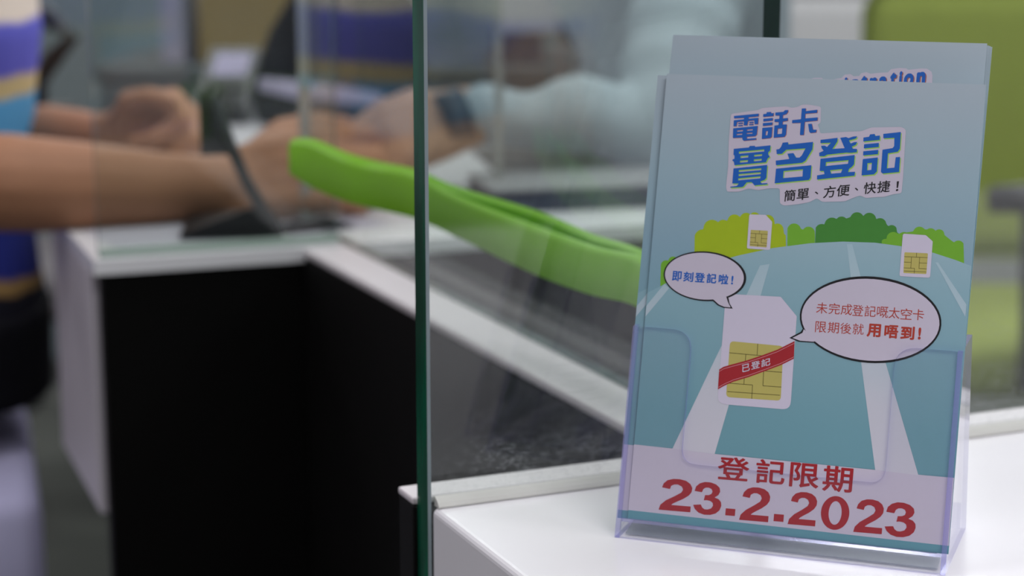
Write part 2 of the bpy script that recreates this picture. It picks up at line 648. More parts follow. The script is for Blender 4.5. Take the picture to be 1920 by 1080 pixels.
extrude_poly('base_shade_sheet', [(.0040, .0045), (HW - .0040, .0045), (HW - .0040, .040), (.0040, .040)], lambda a, b: (a, b, .0006 + (b - .0045) * .16), (0, 0, .0006), [M['acrylic_shade'], M['acrylic_shade']], hs)  # added grey sheet; its colour stands for shade and reflection under the shelf
extrude_poly('stiffening_rib', [(.0024, .0645), (HW - .0024, .0645), (HW - .0024, .0665), (.0024, .0665)], lambda a, b: (a, b, .0004), (0, 0, .012), AC, hs)

# ------------------------------------------------------------------ leaflets
FW, FH = .1446, .2052
fo = HM @ Vector((.0049, .0042, .0100 - .0015))
FMAT = HM.to_3x3() @ Matrix(((1, 0, 0), (0, fc, fs), (0, -fs, fc)))  # columns: along, away, up the sheet
FRAME = Matrix.Translation(fo) @ FMAT.to_4x4()
FINV = FRAME.inverted()
FN = FMAT @ Vector((0, 1, 0))


def F(px, py, inv=None, frame=None):
    fr, iv = (frame, inv) if frame is not None else (FRAME, FINV)
    q = iv @ at_plane(px, py, fr.translation, FN)
    return (q.x, q.z)


M['print_sky'] = ramp_mat('printed_sky', [(0, (92, 142, 155)), (.45, (116, 158, 172)), (.62, (134, 166, 182)), (.78, (150, 176, 188)), (1, (168, 182, 192))], 0, FH)
M['print_hill'] = ramp_mat('printed_hill', [(0, (98, 146, 158)), (.25, (110, 156, 168)), (.55, (138, 174, 186)), (.72, (160, 186, 196))], 0, FH)
M['print_lane'] = ramp_mat('printed_lane', [(0, (203, 198, 210)), (.30, (196, 198, 208)), (.50, (172, 194, 204)), (.66, (162, 191, 201))], 0, FH)
M['print_white'] = mat('printed_white', (196, 189, 205), 0.45, 0.35, 0.01, 300)
M['paper_edge'] = mat('paper_cut_edge', (176, 208, 208), 0.7, 0.2, 0.04, 300)
M['paper_back'] = mat('paper_back', (200, 206, 210), 0.5, 0.3, 0.01, 300)
M['print_teal'] = mat('printed_teal', (96, 150, 163), 0.45, 0.35, 0.02, 300)
M['print_red'] = mat('printed_red', (160, 34, 42), 0.45, 0.35, 0.03, 300)
M['print_brick'] = mat('printed_brick_red', (172, 58, 44), 0.45, 0.35, 0.03, 300)
M['print_blue'] = mat('printed_blue', (12, 92, 182), 0.45, 0.35, 0.03, 300)
M['print_orange'] = mat('printed_orange', (166, 96, 66), 0.45, 0.35, 0.03, 300)
M['print_leaf'] = mat('printed_leaf_green', (150, 200, 84), 0.45, 0.35, 0.03, 300)
M['print_black'] = mat('printed_black', (20, 20, 24), 0.45, 0.35, 0.03, 300)
M['print_lime'] = mat('printed_lime', (160, 184, 22), 0.45, 0.35, 0.05, 200)
M['print_mid'] = mat('printed_mid_green', (112, 172, 46), 0.45, 0.35, 0.05, 200)
M['print_dark'] = mat('printed_dark_green', (64, 132, 50), 0.45, 0.35, 0.05, 200)
M['print_gold'] = mat('printed_gold', (184, 174, 96), 0.4, 0.4, 0.10, 60)
M['print_gold_line'] = mat('printed_gold_line', (92, 84, 36), 0.45, 0.35, 0.03, 300)
M['print_card'] = mat('printed_card', (203, 197, 215), 0.45, 0.35, 0.01, 300)
M['print_pink'] = mat('printed_pink_line', (214, 150, 158), 0.45, 0.35, 0.01, 300)

EPS = .00003


def clip_sheet(lp):
    """cut an outline at the rims of the sheet"""
    for ax, lim, sg in ((0, 0.0, 1), (0, FW, -1), (1, 0.0, 1), (1, FH, -1)):
        out = []
        for k in range(len(lp)):
            a, b = lp[k - 1], lp[k]
            da, db = (a[ax] - lim) * sg, (b[ax] - lim) * sg
            if da >= 0 and db >= 0:
                out.append(b)
            elif da >= 0 > db or db >= 0 > da:
                f = da / (da - db)
                out.append(tuple(a[i] + (b[i] - a[i]) * f for i in (0, 1)))
                if db >= 0:
                    out.append(b)
        lp = out
        if not lp:
            break
    return lp


def art(name, shapes, layer, m, parent, fmap=F):
    """shapes: list of (outer, [holes]) in picture pixels -> flat print on the sheet"""
    V, Fc = [], []
    for outer, holes in shapes:
        loops = [[Vector((p[0], p[1], 0)) for p in clip_sheet([fmap(*p) for p in lp])] for lp in [outer] + list(holes)]
        if len(loops[0]) < 3:
            continue
        tris = tessellate_polygon(loops)
        flat = [p for lp in loops for p in lp]
        b = len(V)
        V += [(p.x, -EPS * layer, p.y) for p in flat]
        for t in tris:
            a, bb, c = (flat[k] for k in t)
            if (bb.x - a.x) * (c.y - a.y) - (bb.y - a.y) * (c.x - a.x) < 0:
                t = (t[0], t[2], t[1])
            Fc.append(tuple(k + b for k in t))
    return mesh(name, V, Fc, m, parent)


def join(name, objs, parent):
    """merge print layers of one drawing into one part"""
    V, Fc, fm, ms = [], [], [], []
    for o in objs:
        me = o.data
        if me.materials[0] not in ms:
            ms.append(me.materials[0])
        k = ms.index(me.materials[0])
        b = len(V)
        V += [tuple(v.co) for v in me.vertices]
        for p in me.polygons:
            Fc.append(tuple(i + b for i in p.vertices))
            fm.append(k)
        bpy.data.objects.remove(o, do_unlink=True)
    return mesh(name, V, Fc, ms, parent, fm)


_glyph = {}


def glyph(ch_, off):
    k = (ch_, off)
    if k not in _glyph:
        c = bpy.data.curves.new('g', 'FONT')
        c.body = ch_
        c.size = 1
        c.offset = off
        c.resolution_u = 6
        o = bpy.data.objects.new('g', c)
        COL.objects.link(o)
        bpy.context.view_layer.update()
        me = bpy.data.meshes.new_from_object(o.evaluated_get(bpy.context.evaluated_depsgraph_get()))
        _glyph[k] = ([(v.co.x, v.co.y) for v in me.vertices], [tuple(p.vertices) for p in me.polygons])
        bpy.data.objects.remove(o, do_unlink=True)
        bpy.data.meshes.remove(me)
    return _glyph[k]


def letters(name, items, layer, m, parent, off=0.0, fmap=F):
    """items: (char, [top-left, top-right, bottom-right, bottom-left] pixels of the INK box); off thickens the strokes (in ems)"""
    V, Fc = [], []
    shifts = [(0, 0)] if off < .004 else [(off * math.cos(a), off * math.sin(a)) for a in [math.pi * (2 * k + 1) / 8 for k in range(8)]] + [(0, 0)]
    for ch_, q in items:
        gv, gf = glyph(ch_, 0.0)
        x0, x1 = min(p[0] for p in gv), max(p[0] for p in gv)
        y0, y1 = min(p[1] for p in gv), max(p[1] for p in gv)
        w, h = x1 - x0, y1 - y0
        fx, fy = w / (w + 2 * off), h / (h + 2 * off)
        TL, TR, BR, BL = [Vector(p) for p in q]
        for n_, (ox, oy) in enumerate(shifts):
            b = len(V)
            for (x, y) in gv:
                s = ((x - x0 - w / 2 + ox) * fx) / w + .5
                t = ((y - y0 - h / 2 + oy) * fy) / h + .5
                p = (BL * (1 - s) + BR * s) * (1 - t) + (TL * (1 - s) + TR * s) * t
                a = fmap(p.x, p.y)
                V.append((a[0], -EPS * (layer + .09 * n_), a[1]))
            Fc += [tuple(i + b for i in f) for f in gf]
    return mesh(name, V, Fc, m, parent)


def inkbox(x0, y0, x1, y1, slope, lean=-.085):
    """sheared box: x0..x1 at mid height, y0..y1 at the left edge; slope = rise of the line, lean = slant of uprights"""
    w, h = x1 - x0, y1 - y0
    k = lean * h / 2
    return [(x0 - k, y0), (x1 - k, y0 + slope * w), (x1 + k, y1 + slope * w), (x0 + k, y1)]


def ell(cx, cy, rx, ry, tilt=0.0, n=56, a0=0.0, a1=2 * math.pi):
    c, s = math.cos(tilt), math.sin(tilt)
    out = []
    for k in range(n):
        a = a0 + (a1 - a0) * k / n
        x, y = rx * math.cos(a), ry * math.sin(a)
        out.append((cx + x * c - y * s, cy + x * s + y * c))
    return out


def sheet(name, parent, w=FW, h=FH, t=.00028):
    """one sheet of card: printed face, plain back, pale cut edges, a slight bow"""
    nx = 1
    V = [(0, 0, 0), (w, 0, 0), (w, 0, h), (0, 0, h), (0, t, 0), (w, t, 0), (w, t, h), (0, t, h)]
    Fc = [(0, 1, 2, 3), (5, 4, 7, 6), (3, 2, 6, 7), (0, 4, 5, 1), (0, 3, 7, 4), (1, 5, 6, 2)]
    return mesh(name, V, Fc, [M['print_sky'], M['paper_back'], M['paper_edge']], parent, [0, 1, 2, 2, 2, 2])


def leaflet(label, dx, dn, dz, back=0.0):
    o = thing('leaflet', label, 'leaflet', group='leaflets in the acrylic stand')
    o.matrix_world = FRAME @ Matrix.Translation((dx, dn, dz)) @ Matrix.Rotation(-back, 4, 'X')
    sheet('sheet', o)
    return o


f1 = leaflet('front leaflet with blue Chinese headline and red date 23.2.2023', 0, 0, 0)


def backdrop(root, fmap=F, full=True, name='road_scene'):
    hill = [(1199, 556), (1240, 536), (1280, 513), (1330, 494), (1385, 479), (1450, 465), (1520, 456), (1580, 453), (1640, 455), (1700, 463), (1750, 474),
            (1790, 487), (1822, 499), (1789, 890), (1722, 890), (1640, 880), (1340, 850), (1260, 840), (1187, 834)]
    L = []
    L.append(art('hill', [(hill, [])], 2, M['print_hill'], root, fmap))
    L.append(art('w', [([(1186.5, 833), (1261, 841), (1339, 851), (1641, 881), (1722, 890), (1789, 896), (1778.8, 1023.5), (1480, 990), (1177, 956)], [])], 3, M['print_white'], root, fmap))
    L.append(art('s', [([(1177, 956), (1480, 990), (1778.8, 1023.5), (1778, 1037.6), (1175.6, 971.6)], [])], 3, M['print_teal'], root, fmap))
    lanes = [[(1246, 532), (1255, 540), (1219, 583), (1198, 608), (1203, 585), (1214, 571)],
             [(1425, 498), (1443, 495), (1402, 640), (1365, 765), (1340, 851), (1261, 841), (1340, 675), (1402, 548)],
             [(1588, 458), (1598, 458), (1630, 580), (1662, 685), (1722, 891), (1641, 881), (1615, 682), (1600, 560)],
             [(1754, 492), (1759, 492), (1812, 571), (1810, 594)]]
    L.append(art('l', [(l, []) for l in lanes], 3.5, M['print_lane'], root, fmap))
    return join(name, L, root)


backdrop(f1)


def bush(core, discs, base, n=110):
    """leafy outline: upper envelope of a core line and round tufts, closed along the base"""
    xs0 = min([core[0][0]] + [d[0] - d[2] for d in discs])
    xs1 = max([core[-1][0]] + [d[0] + d[2] for d in discs])
    up_ = []
    for k in range(n + 1):
        x = xs0 + (xs1 - xs0) * k / n
        ys = [base]
        for (ax, ay), (bx, by) in zip(core, core[1:]):
            if ax <= x <= bx:
                ys.append(ay + (by - ay) * (x - ax) / max(1e-6, bx - ax))
        for cx, cy, r in discs:
            if abs(x - cx) < r:
                ys.append(cy - math.sqrt(r * r - (x - cx) ** 2))
        up_.append((x, min(ys)))
    return (up_ + [(xs1, base + .5), (xs0, base + .5)], [])


lime = [bush([(1306, 470), (1320, 440), (1345, 426), (1400, 412), (1445, 420), (1468, 445), (1474, 470)],
             [(1318, 446, 16), (1312, 466, 11), (1335, 428, 16), (1356, 424, 12), (1377, 415, 13), (1399, 411, 12), (1415, 408, 10), (1440, 415, 12), (1458, 430, 11), (1467, 446, 8)], 512)]
midg = [bush([(1478, 440), (1500, 428), (1528, 440)], [(1489, 432, 13), (1516, 437, 12)], 470),
        bush([(1240, 510), (1258, 495), (1275, 485)], [(1249, 498, 10), (1262, 490, 9), (1245, 520, 7)], 538)]
darkg = [bush([(1530, 450), (1545, 425), (1600, 405), (1650, 412), (1688, 440)],
              [(1541, 433, 13), (1560, 422, 14), (1578, 418, 12), (1607, 411, 13), (1630, 412, 13), (1650, 421, 12), (1672, 432, 10), (1536, 446, 8)], 462)]
rightg = [bush([(1655, 457), (1675, 440), (1735, 430), (1765, 436), (1785, 452), (1806, 464)],
               [(1675, 448, 13), (1695, 447, 12), (1724, 437, 12), (1745, 439, 11), (1761, 440, 10), (1778, 459, 10), (1797, 462, 11), (1660, 456, 8)], 500)]
# the bushes stand behind the hill line, so they lie one print layer under it
bs = [art('b', midg, .5, M['print_mid'], f1), art('b', lime, .8, M['print_lime'], f1), art('b', darkg, .8, M['print_dark'], f1), art('b', rightg, 1.1, M['print_mid'], f1)]
join('bushes', bs, f1)


# --- headline
def z1(p):
    return (1370 + p[0] / 11.294, 200 + p[1] / 11.294)


def z2(p):
    return (1360 + p[0] / 11.294, 265 + p[1] / 11.294)


def z3(p):
    return (1525 + p[0] / 10.2857, 240 + p[1] / 10.2857)


def zh(p):
    return (1340 + p[0] / 4.908, 180 + p[1] / 4.908)


def cv(fn, shapes):
    return [([fn(p) for p in o], [[fn(p) for p in h] for h in hs_]) for o, hs_ in shapes]


TOPROW = cv(z1, [
    ([(70, 198), (600, 148), (590, 206), (382, 226), (378, 256), (590, 236), (580, 372), (508, 374), (500, 292), (372, 304), (352, 398), (276, 396), (284, 312), (140, 326), (122, 416), (60, 416), (68, 290), (282, 268), (284, 238), (72, 248)], []),
    ([(160, 345), (258, 335), (256, 362), (160, 370)], []), ([(162, 395), (256, 385), (252, 410), (162, 415)], []),
    ([(395, 325), (486, 318), (482, 345), (395, 350)], []), ([(390, 370), (484, 362), (478, 390), (390, 393)], []),
    ([(55, 460), (575, 408), (555, 590), (520, 625), (345, 640), (345, 680), (545, 665), (540, 700), (280, 725), (252, 700), (248, 655), (48, 665)],
     [[(140, 505), (262, 492), (258, 522), (135, 532)], [(350, 485), (472, 474), (468, 502), (345, 512)], [(130, 580), (250, 568), (246, 595), (130, 605)], [(342, 560), (466, 548), (460, 575), (342, 580)]]),
    ([(690, 160), (760, 150), (765, 118), (855, 112), (860, 140), (915, 135), (905, 200), (690, 218)], []),
    ([(695, 258), (895, 240), (890, 295), (692, 314)], []), ([(685, 350), (890, 332), (882, 390), (682, 410)], []),
    ([(672, 450), (885, 432), (870, 640), (835, 668), (660, 685)], [[(750, 520), (792, 515), (780, 605), (738, 608)]]),
    ([(948, 125), (1120, 110), (1150, 75), (1220, 72), (1215, 115), (1180, 160), (1110, 180), (1105, 250), (1212, 240), (1212, 298), (1105, 318), (1100, 378), (1190, 376), (1175, 590), (1140, 640), (912, 660), (928, 402), (1015, 390), (1020, 326), (930, 325), (930, 268), (1030, 258), (1035, 190), (948, 188)],
     [[(1000, 468), (1095, 458), (1085, 575), (990, 582)]]),
    ([(1508, 40), (1595, 36), (1590, 95), (1838, 66), (1832, 130), (1582, 152), (1580, 250), (1845, 228), (1838, 296), (1572, 322), (1550, 600), (1468, 602), (1485, 342), (1302, 350), (1304, 286), (1490, 266)], []),
    ([(1640, 366), (1720, 362), (1745, 488), (1820, 488), (1812, 545), (1690, 558), (1665, 530)], []),
])
BIGROW = cv(z2, [
    ([(180, 160), (500, 130), (520, 100), (630, 95), (635, 118), (960, 85), (948, 200), (910, 235), (912, 290), (940, 310), (935, 340), (905, 355), (860, 445), (195, 508), (182, 430), (150, 410), (155, 385), (195, 370), (195, 300), (172, 285)],
     [[(290, 220), (825, 172), (825, 215), (290, 265)], [(325, 312), (490, 298), (484, 342), (322, 356)], [(615, 288), (782, 272), (778, 310), (612, 326)], [(315, 412), (482, 398), (474, 440), (310, 452)], [(608, 384), (775, 370), (768, 410), (605, 425)]]),
    ([(175, 575), (890, 500), (870, 780), (830, 820), (745, 850), (765, 890), (895, 885), (890, 912), (620, 935), (560, 865), (455, 870), (385, 955), (360, 970), (105, 982), (108, 962), (245, 945), (285, 895), (148, 892)],
     [[(290, 610), (765, 570), (762, 610), (288, 652)], [(285, 695), (752, 655), (750, 695), (282, 738)], [(278, 785), (748, 740), (740, 785), (272, 828)]]),
    ([(1215, 30), (1330, 18), (1335, 68), (1860, 12), (1845, 170), (1700, 410), (1630, 455), (1075, 508), (1068, 410), (1355, 375), (1315, 262), (1445, 250), (1500, 345), (1570, 345), (1620, 300), (1700, 150), (1290, 180), (1200, 265), (1090, 270), (1080, 175), (1140, 165), (1180, 120)], []),
    ([(1075, 580), (1825, 505), (1805, 770), (1770, 820), (1045, 890)], [[(1235, 630), (1645, 592), (1635, 745), (1225, 780)]]),
]) + cv(z3, [
    ([(140, 230), (470, 190), (465, 260), (370, 405), (605, 390), (520, 190), (630, 175), (680, 195), (770, 165), (850, 160), (820, 205), (690, 240), (720, 300), (790, 272), (850, 270), (820, 325), (745, 360), (760, 400), (845, 405), (840, 468), (720, 480), (640, 475), (270, 515), (215, 545), (118, 545), (112, 480), (200, 440), (165, 395), (150, 345), (220, 340), (265, 365), (340, 285), (138, 292)], []),
    ([(140, 595), (800, 522), (785, 700), (750, 745), (690, 790), (670, 850), (808, 845), (795, 920), (72, 995), (72, 915), (215, 890), (205, 830), (122, 828)],
     [[(245, 660), (680, 620), (670, 690), (238, 735)], [(325, 815), (562, 792), (535, 865), (345, 882)]]),
    ([(968, 185), (1075, 170), (1095, 125), (1185, 115), (1195, 155), (1285, 145), (1280, 230), (965, 262)], []),
    ([(980, 315), (1265, 288), (1262, 368), (975, 395)], []), ([(965, 450), (1255, 422), (1248, 505), (960, 530)], []),
    ([(955, 600), (1245, 568), (1225, 840), (1170, 895), (930, 915)], [[(1045, 680), (1130, 672), (1120, 808), (1038, 818)]]),
    ([(1350, 115), (1690, 78), (1670, 400), (1630, 460), (1440, 490), (1420, 780), (1565, 765), (1590, 565), (1675, 558), (1655, 850), (1340, 880), (1305, 850), (1335, 420), (1530, 388), (1560, 350), (1565, 190), (1352, 200)], []),
])


def shift(shapes, dx, dy):
    return [([(x + dx, y + dy) for x, y in o], [[(x + dx, y + dy) for x, y in h] for h in hh]) for o, hh in shapes]


halo = cv(zh, [([(150, 165), (400, 130), (440, 110), (660, 95), (710, 110), (770, 100), (800, 80), (870, 80), (980, 100), (975, 250), (945, 262), (965, 300), (970, 345), (1200, 330), (1350, 325), (1440, 290), (1720, 285), (1760, 310), (1745, 560), (1735, 740), (1720, 895), (1640, 905), (1560, 930), (1500, 930), (1390, 940), (1340, 915), (1270, 940), (1200, 970), (990, 975), (940, 940), (880, 975), (780, 995), (640, 1010), (600, 990), (600, 850), (500, 850), (400, 868), (310, 850), (230, 880), (115, 882), (105, 840), (125, 640), (130, 420)], [])])
halo = [(round_poly(halo[0][0], 4, 3), [])]
hl = art('headline', halo, 4, M['print_white'], f1)
hl['label'] = 'white backed blue Chinese headline'
art('shadow_lettering', shift(TOPROW, .9, .7), 5, M['print_orange'], hl)
art('shadow_lettering', shift(BIGROW, 1.7, 2.0), 5, M['print_leaf'], hl)
art('lettering', TOPROW + BIGROW, 6, M['print_blue'], hl)


def hb(x0, y0, x1, y1, sl=-.098):
    a = inkbox(x0, y0, x1, y1, sl, -.10)
    return [zh(p) for p in a]


letters('lettering', [('簡', hb(640, 868, 745, 974)), ('單', hb(757, 858, 870, 962)), ('、', hb(922, 880, 955, 908)), ('方', hb(1002, 832, 1114, 942)), ('便', hb(1124, 822, 1244, 928)),
                      ('、', hb(1290, 845, 1322, 874)), ('快', hb(1372, 798, 1488, 906)), ('捷', hb(1498, 786, 1616, 894)), ('！', hb(1672, 786, 1694, 876))], 6, M['print_black'], hl, .012)

# --- speech bubbles
def bubble(outer, tail_o, inner, tail_i, name='speech_bubble'):
    o = join(name, [art('a', [(outer, [])], 7, M['print_black'], f1), art('a', [(tail_o, [])], 7.4, M['print_black'], f1)], f1)
    join('bubble_fill', [art('a', [(inner, [])], 8.4, M['print_white'], o), art('a', [(tail_i, [])], 8.8, M['print_white'], o)], o)
    return o


def r2(p):
    return (1220 + p[0] / 5.4, 380 + p[1] / 5.4)


def r3(p):
    return (1480 + p[0] / 3.375, 380 + p[1] / 3.375)


b1 = bubble(ell(1322, 518, 77.5, 46.5, .07), [r2(p) for p in [(590, 960), (625, 990), (680, 1040), (740, 1065), (832, 1074), (800, 1020), (785, 940), (740, 920)]],
            ell(1321, 518, 74, 43.8, .07), [r2(p) for p in [(600, 940), (635, 980), (690, 1030), (745, 1055), (812, 1062), (785, 1010), (766, 950), (770, 925)]])


def rb2(x0, y0, x1, y1, sl=.068):
    return [r2(p) for p in inkbox(x0, y0, x1, y1, sl, -.09)]


letters('lettering', [('即', rb2(220, 690, 315, 792)), ('刻', rb2(333, 697, 434, 798)), ('登', rb2(450, 706, 552, 804)), ('記', rb2(568, 714, 668, 814)), ('啦', rb2(690, 722, 788, 824)), ('!', rb2(818, 740, 838, 828))],
        10, M['print_blue'], b1, .026)
b2 = bubble(ell(1632.5, 599.5, 133, 81, .075), [r3(p) for p in [(84, 800), (72, 818), (0, 856), (60, 880), (150, 886), (180, 870)]],
            ell(1632.3, 599.8, 129.5, 76.6, .075), [r3(p) for p in [(92, 802), (84, 824), (20, 856), (70, 874), (152, 880), (190, 870)]])


def rb3(x0, y0, x1, y1, sl=.062):
    return [r3(p) for p in inkbox(x0, y0, x1, y1, sl, -.085)]


row1 = [('未', 172, 630), ('完', 250, 634), ('成', 327, 639), ('登', 399, 645), ('記', 477, 650), ('嘅', 555, 656), ('太', 629, 661), ('空', 705, 668), ('卡', 782, 672)]
it = [(c, rb3(x, y, x + 71, y + 70)) for c, x, y in row1]
row2 = [('限', 165, 750), ('期', 245, 754), ('後', 323, 759), ('就', 402, 763)]
it += [(c, rb3(x, y, x + 70, y + 70)) for c, x, y in row2]
letters('lettering', it, 10, M['print_brick'], b2, .002)
letters('bold_lettering', [('用', rb3(492, 764, 580, 848)), ('唔', rb3(602, 772, 690, 856)), ('到', rb3(705, 780, 793, 864)), ('!', rb3(816, 790, 834, 866))], 10, M['print_brick'], b2, .036)


# --- plain card pictures (card, gold contact pad)
def card(pts, chip, notch_r, name='card_picture', lw=.5, rr=3.0):
    o = art(name, [(round_poly(pts, [rr * 2, 1.5, 1.5, rr * 2, rr * 2], 5), [])], 6, M['print_card'], f1)
    tl_, tr_, br_, bl_ = [Vector(p) for p in chip]

    def q(s, t):
        p = (tl_ * (1 - s) + tr_ * s) * (1 - t) + (bl_ * (1 - s) + br_ * s) * t
        return (p.x, p.y)

    c = art('contact_pad', [(round_poly([tuple(p) for p in chip], rr, 5), [])], 7, M['print_gold'], o)
    segs = [((0, .21), (1, .21)), ((0, .47), (.31, .47)), ((0, .75), (.47, .75)), ((.31, .21), (.31, .75)), ((.47, .75), (.47, 1)), ((.52, 0), (.52, .21)),
            ((.66, .21), (.66, .75)), ((.66, .48), (1, .48)), ((.66, .75), (1, .75)), ((0.02, .90), (.98, .90))]
    sh = []
    for a, b in segs:
        a, b = Vector(q(*a)), Vector(q(*b))
        n = (b - a).normalized().orthogonal() * lw
        sh.append(([tuple(a + n), tuple(b + n), tuple(b - n), tuple(a - n)], []))
    art('pad_lines', sh, 8, M['print_gold_line'], o)
    return o


card([(1405, 402), (1436, 403), (1448, 416), (1444, 469), (1400.5, 466)], [(1408, 431), (1440, 433), (1437.6, 464), (1405.7, 461.5)], 2, lw=.35, rr=1.6)
card([(1693, 438), (1736, 441), (1749, 452.6), (1744, 521), (1686.5, 518)], [(1696, 473), (1740, 475), (1737, 514), (1694, 512)], 2, lw=.4, rr=2)
cm = card([(1361, 551), (1464, 556.5), (1494, 593), (1482, 768.5), (1345, 757)], [(1369, 639.5), (1469, 649), (1464, 751.5), (1361.5, 744.5)], 4, lw=.55, rr=8)


def r4(p):
    return (1280 + p[0] / 3.484, 550 + p[1] / 3.484)


top = [(240, 497), (268, 480), (310, 468), (420, 438), (520, 405), (620, 368), (732, 312)]
bot = [(727, 427), (640, 470), (540, 508), (430, 548), (330, 578), (270, 605), (231, 628)]
sash = art('red_sash', [([r4(p) for p in top + bot], [])], 9, M['print_red'], cm)
for lo__, off in ((top, 12), (list(reversed(bot)), -13)):
    up_ = [r4((x, y + off)) for x, y in lo__]
    dn_ = [r4((x, y + off + 3)) for x, y in lo__]
    art('sash_line', [(up_ + dn_[::-1], [])], 10, M['print_pink'], cm)


def rb4(x0, y0, x1, y1):
    return [r4(p) for p in inkbox(x0, y0, x1, y1, -.25, -.02)]


letters('lettering', [('已', rb4(388, 468, 440, 518)), ('登', rb4(448, 450, 506, 500)), ('記', rb4(514, 434, 574, 484))], 11, M['print_white'], cm, .02)

# --- closing lines
def r8(p):
    return (1140 + p[0] / 2, 540 + p[1] / 2)


def rb8(x0, y0, x1, y1, sl=.085, lean=-.085):
    return [r8(p) for p in inkbox(x0, y0, x1, y1, sl, lean)]


letters('deadline_lettering', [('登', rb8(412, 630, 530, 716)), ('記', rb8(555, 640, 664, 730)), ('限', rb8(682, 652, 792, 744)), ('期', rb8(806, 664, 918, 760))], 6, M['print_red'], f1, .018)


def arc(cx, cy, rx, ry, a0, a1, n=14):
    return [(cx + rx * math.cos(math.radians(a0 + (a1 - a0) * k / n)), cy - ry * math.sin(math.radians(a0 + (a1 - a0) * k / n))) for k in range(n + 1)]


# bold grotesque numerals on a 100 x 140 cell, y down
DIG = {
    '2': ([(0, 140), (4, 118), (20, 97), (46, 76), (66, 58), (71, 44), (66, 31), (54, 24)] + [(42, 25), (33, 32), (30, 46), (5, 42)] +
          [(9, 24), (20, 9), (38, 1), (58, 0), (78, 5), (92, 17), (99, 34), (98, 52), (90, 68), (74, 84), (54, 99), (42, 109), (38, 115), (99, 115), (99, 140)], []),
    '3': ([(2, 42), (6, 22), (18, 8), (36, 0), (56, 0), (76, 7), (89, 20), (92, 36), (87, 51), (74, 63), (89, 69), (98, 81), (100, 97), (95, 116), (82, 131), (63, 139), (42, 140), (22, 133), (8, 119), (1, 102),
           (28, 98), (33, 110), (42, 117), (53, 117), (65, 111), (71, 99), (69, 87), (60, 79), (47, 77), (37, 79), (40, 56), (53, 55), (62, 49), (65, 38), (61, 28), (51, 23), (40, 24), (32, 31), (28, 45)], []),
    '0': (ell(50, 70, 50, 70, n=40), [ell(50, 70, 23, 49, n=40)]),
    '.': ([(0, 0), (100, 0), (100, 100), (0, 100)], []),
}


def digit(ch_, q):
    o, hh = DIG[ch_]
    H = 100.0 if ch_ == '.' else 140.0
    TL, TR, BR, BL = [Vector(p) for p in q]

    def mp(p):
        s, t = p[0] / 100.0, p[1] / H
        r = (TL * (1 - s) + TR * s) * (1 - t) + (BL * (1 - s) + BR * s) * t
        return (r.x, r.y)

    return ([mp(p) for p in o], [[mp(p) for p in h] for h in hh])


dts = [('2', 198, 714, 312, 822), ('3', 324, 727, 424, 837), ('.', 444, 826, 474, 852), ('2', 500, 746, 604, 860), ('.', 625, 847, 656, 874), ('2', 682, 764, 780, 876), ('0', 802, 779, 902, 893), ('2', 928, 791, 1030, 905), ('3', 1042, 803, 1153, 920)]
art('date_lettering', [digit(c, rb8(x0 - 3, y0 - (c != '.') * 3, x1 + 3, y1 + (c != '.') * 9, .085, -.085)) for c, x0, y0, x1, y1 in dts], 6, M['print_red'], f1)

# second leaflet, a finger's breadth to the left; its own print shows along the left rim
def seen_corner(px, py, dn, right=True):
    q = FINV @ at_plane(px, py, fo + FN * dn, FN)
    return (q.x - (FW if right else 0), q.z - FH)


def leaning(label, px, py, dn, back, right=True):
    """leaflet whose upper corner shows at the pixel, its foot dn behind the front one, leaning back by an extra angle"""
    dx, dz = seen_corner(px, py, dn + FH * math.sin(back), right)
    return leaflet(label, dx, dn, dz + FH * (1 - math.cos(back)), back)


f2 = leaning('leaflet peeking out left of the front one', 1233.5, 141, .0005, .010, False)
backdrop(f2)
# taller leaflets behind, English side, leaning further back
f3 = leaning('tall leaflet with English word ending above the front leaflet', 1851, 81.5, .0010, .065)
f3m = f3.matrix_world.copy()
f3i = f3m.inverted()
F3N = f3m.to_3x3() @ Vector((0, 1, 0))


def F3(px, py):
    q = f3i @ at_plane(px, py, f3m.translation, F3N)
    return (q.x, q.z)


def z4(p):
    return (1500 + p[0] / 7.385, 110 + p[1] / 7.385)


backdrop(f3, F3)
en = art('headline', [([z4(p) for p in [(110, 420), (130, 285), (200, 266), (300, 266), (330, 290), (440, 296), (500, 280), (575, 270), (620, 222), (700, 215), (745, 245), (820, 240), (850, 200), (920, 188), (975, 210), (1100, 197), (1220, 190), (1260, 147), (1380, 130), (1470, 135), (1500, 155), (1680, 137), (1760, 140), (1820, 180), (1835, 230), (1828, 420)]], [])],
         4, M['print_white'], f3, F3)


def z4b(x0, y0, x1, y1):
    return [z4(p) for p in inkbox(x0, y0, x1, y1, -.085, -.10)]


en_it = [('R', z4b(60, 325, 190, 500)), ('e', z4b(205, 345, 330, 490)), ('g', z4b(350, 330, 470, 540)), ('i', z4b(612, 262, 650, 448)), ('s', z4b(690, 290, 812, 442)), ('t', z4b(840, 238, 930, 436)), ('r', z4b(960, 266, 1062, 430)),
         ('a', z4b(1092, 250, 1208, 424)), ('t', z4b(1246, 192, 1338, 402)), ('i', z4b(1372, 176, 1412, 396)), ('o', z4b(1438, 210, 1574, 392)), ('n', z4b(1612, 188, 1738, 382))]
letters('shadow_lettering', [(c, [(x + 1.7, y + 1.2) for x, y in q]) for c, q in en_it], 5, M['print_orange'], en, .05, F3)
letters('lettering', en_it, 6, M['print_blue'], en, .05, F3)
for k, (cx_, cy_, lab) in enumerate((
        (1854.5, 85.5, 'leaflet edge showing right behind the tall English leaflet'),
        (1857.5, 86.5, 'leaflet edge showing second behind the tall English leaflet'),
        (1860.5, 88, 'rearmost leaflet whose edge shows furthest right in the stand'))):
    leaning(lab, cx_, cy_, .0015 + .0005 * k, .069 + .003 * k)

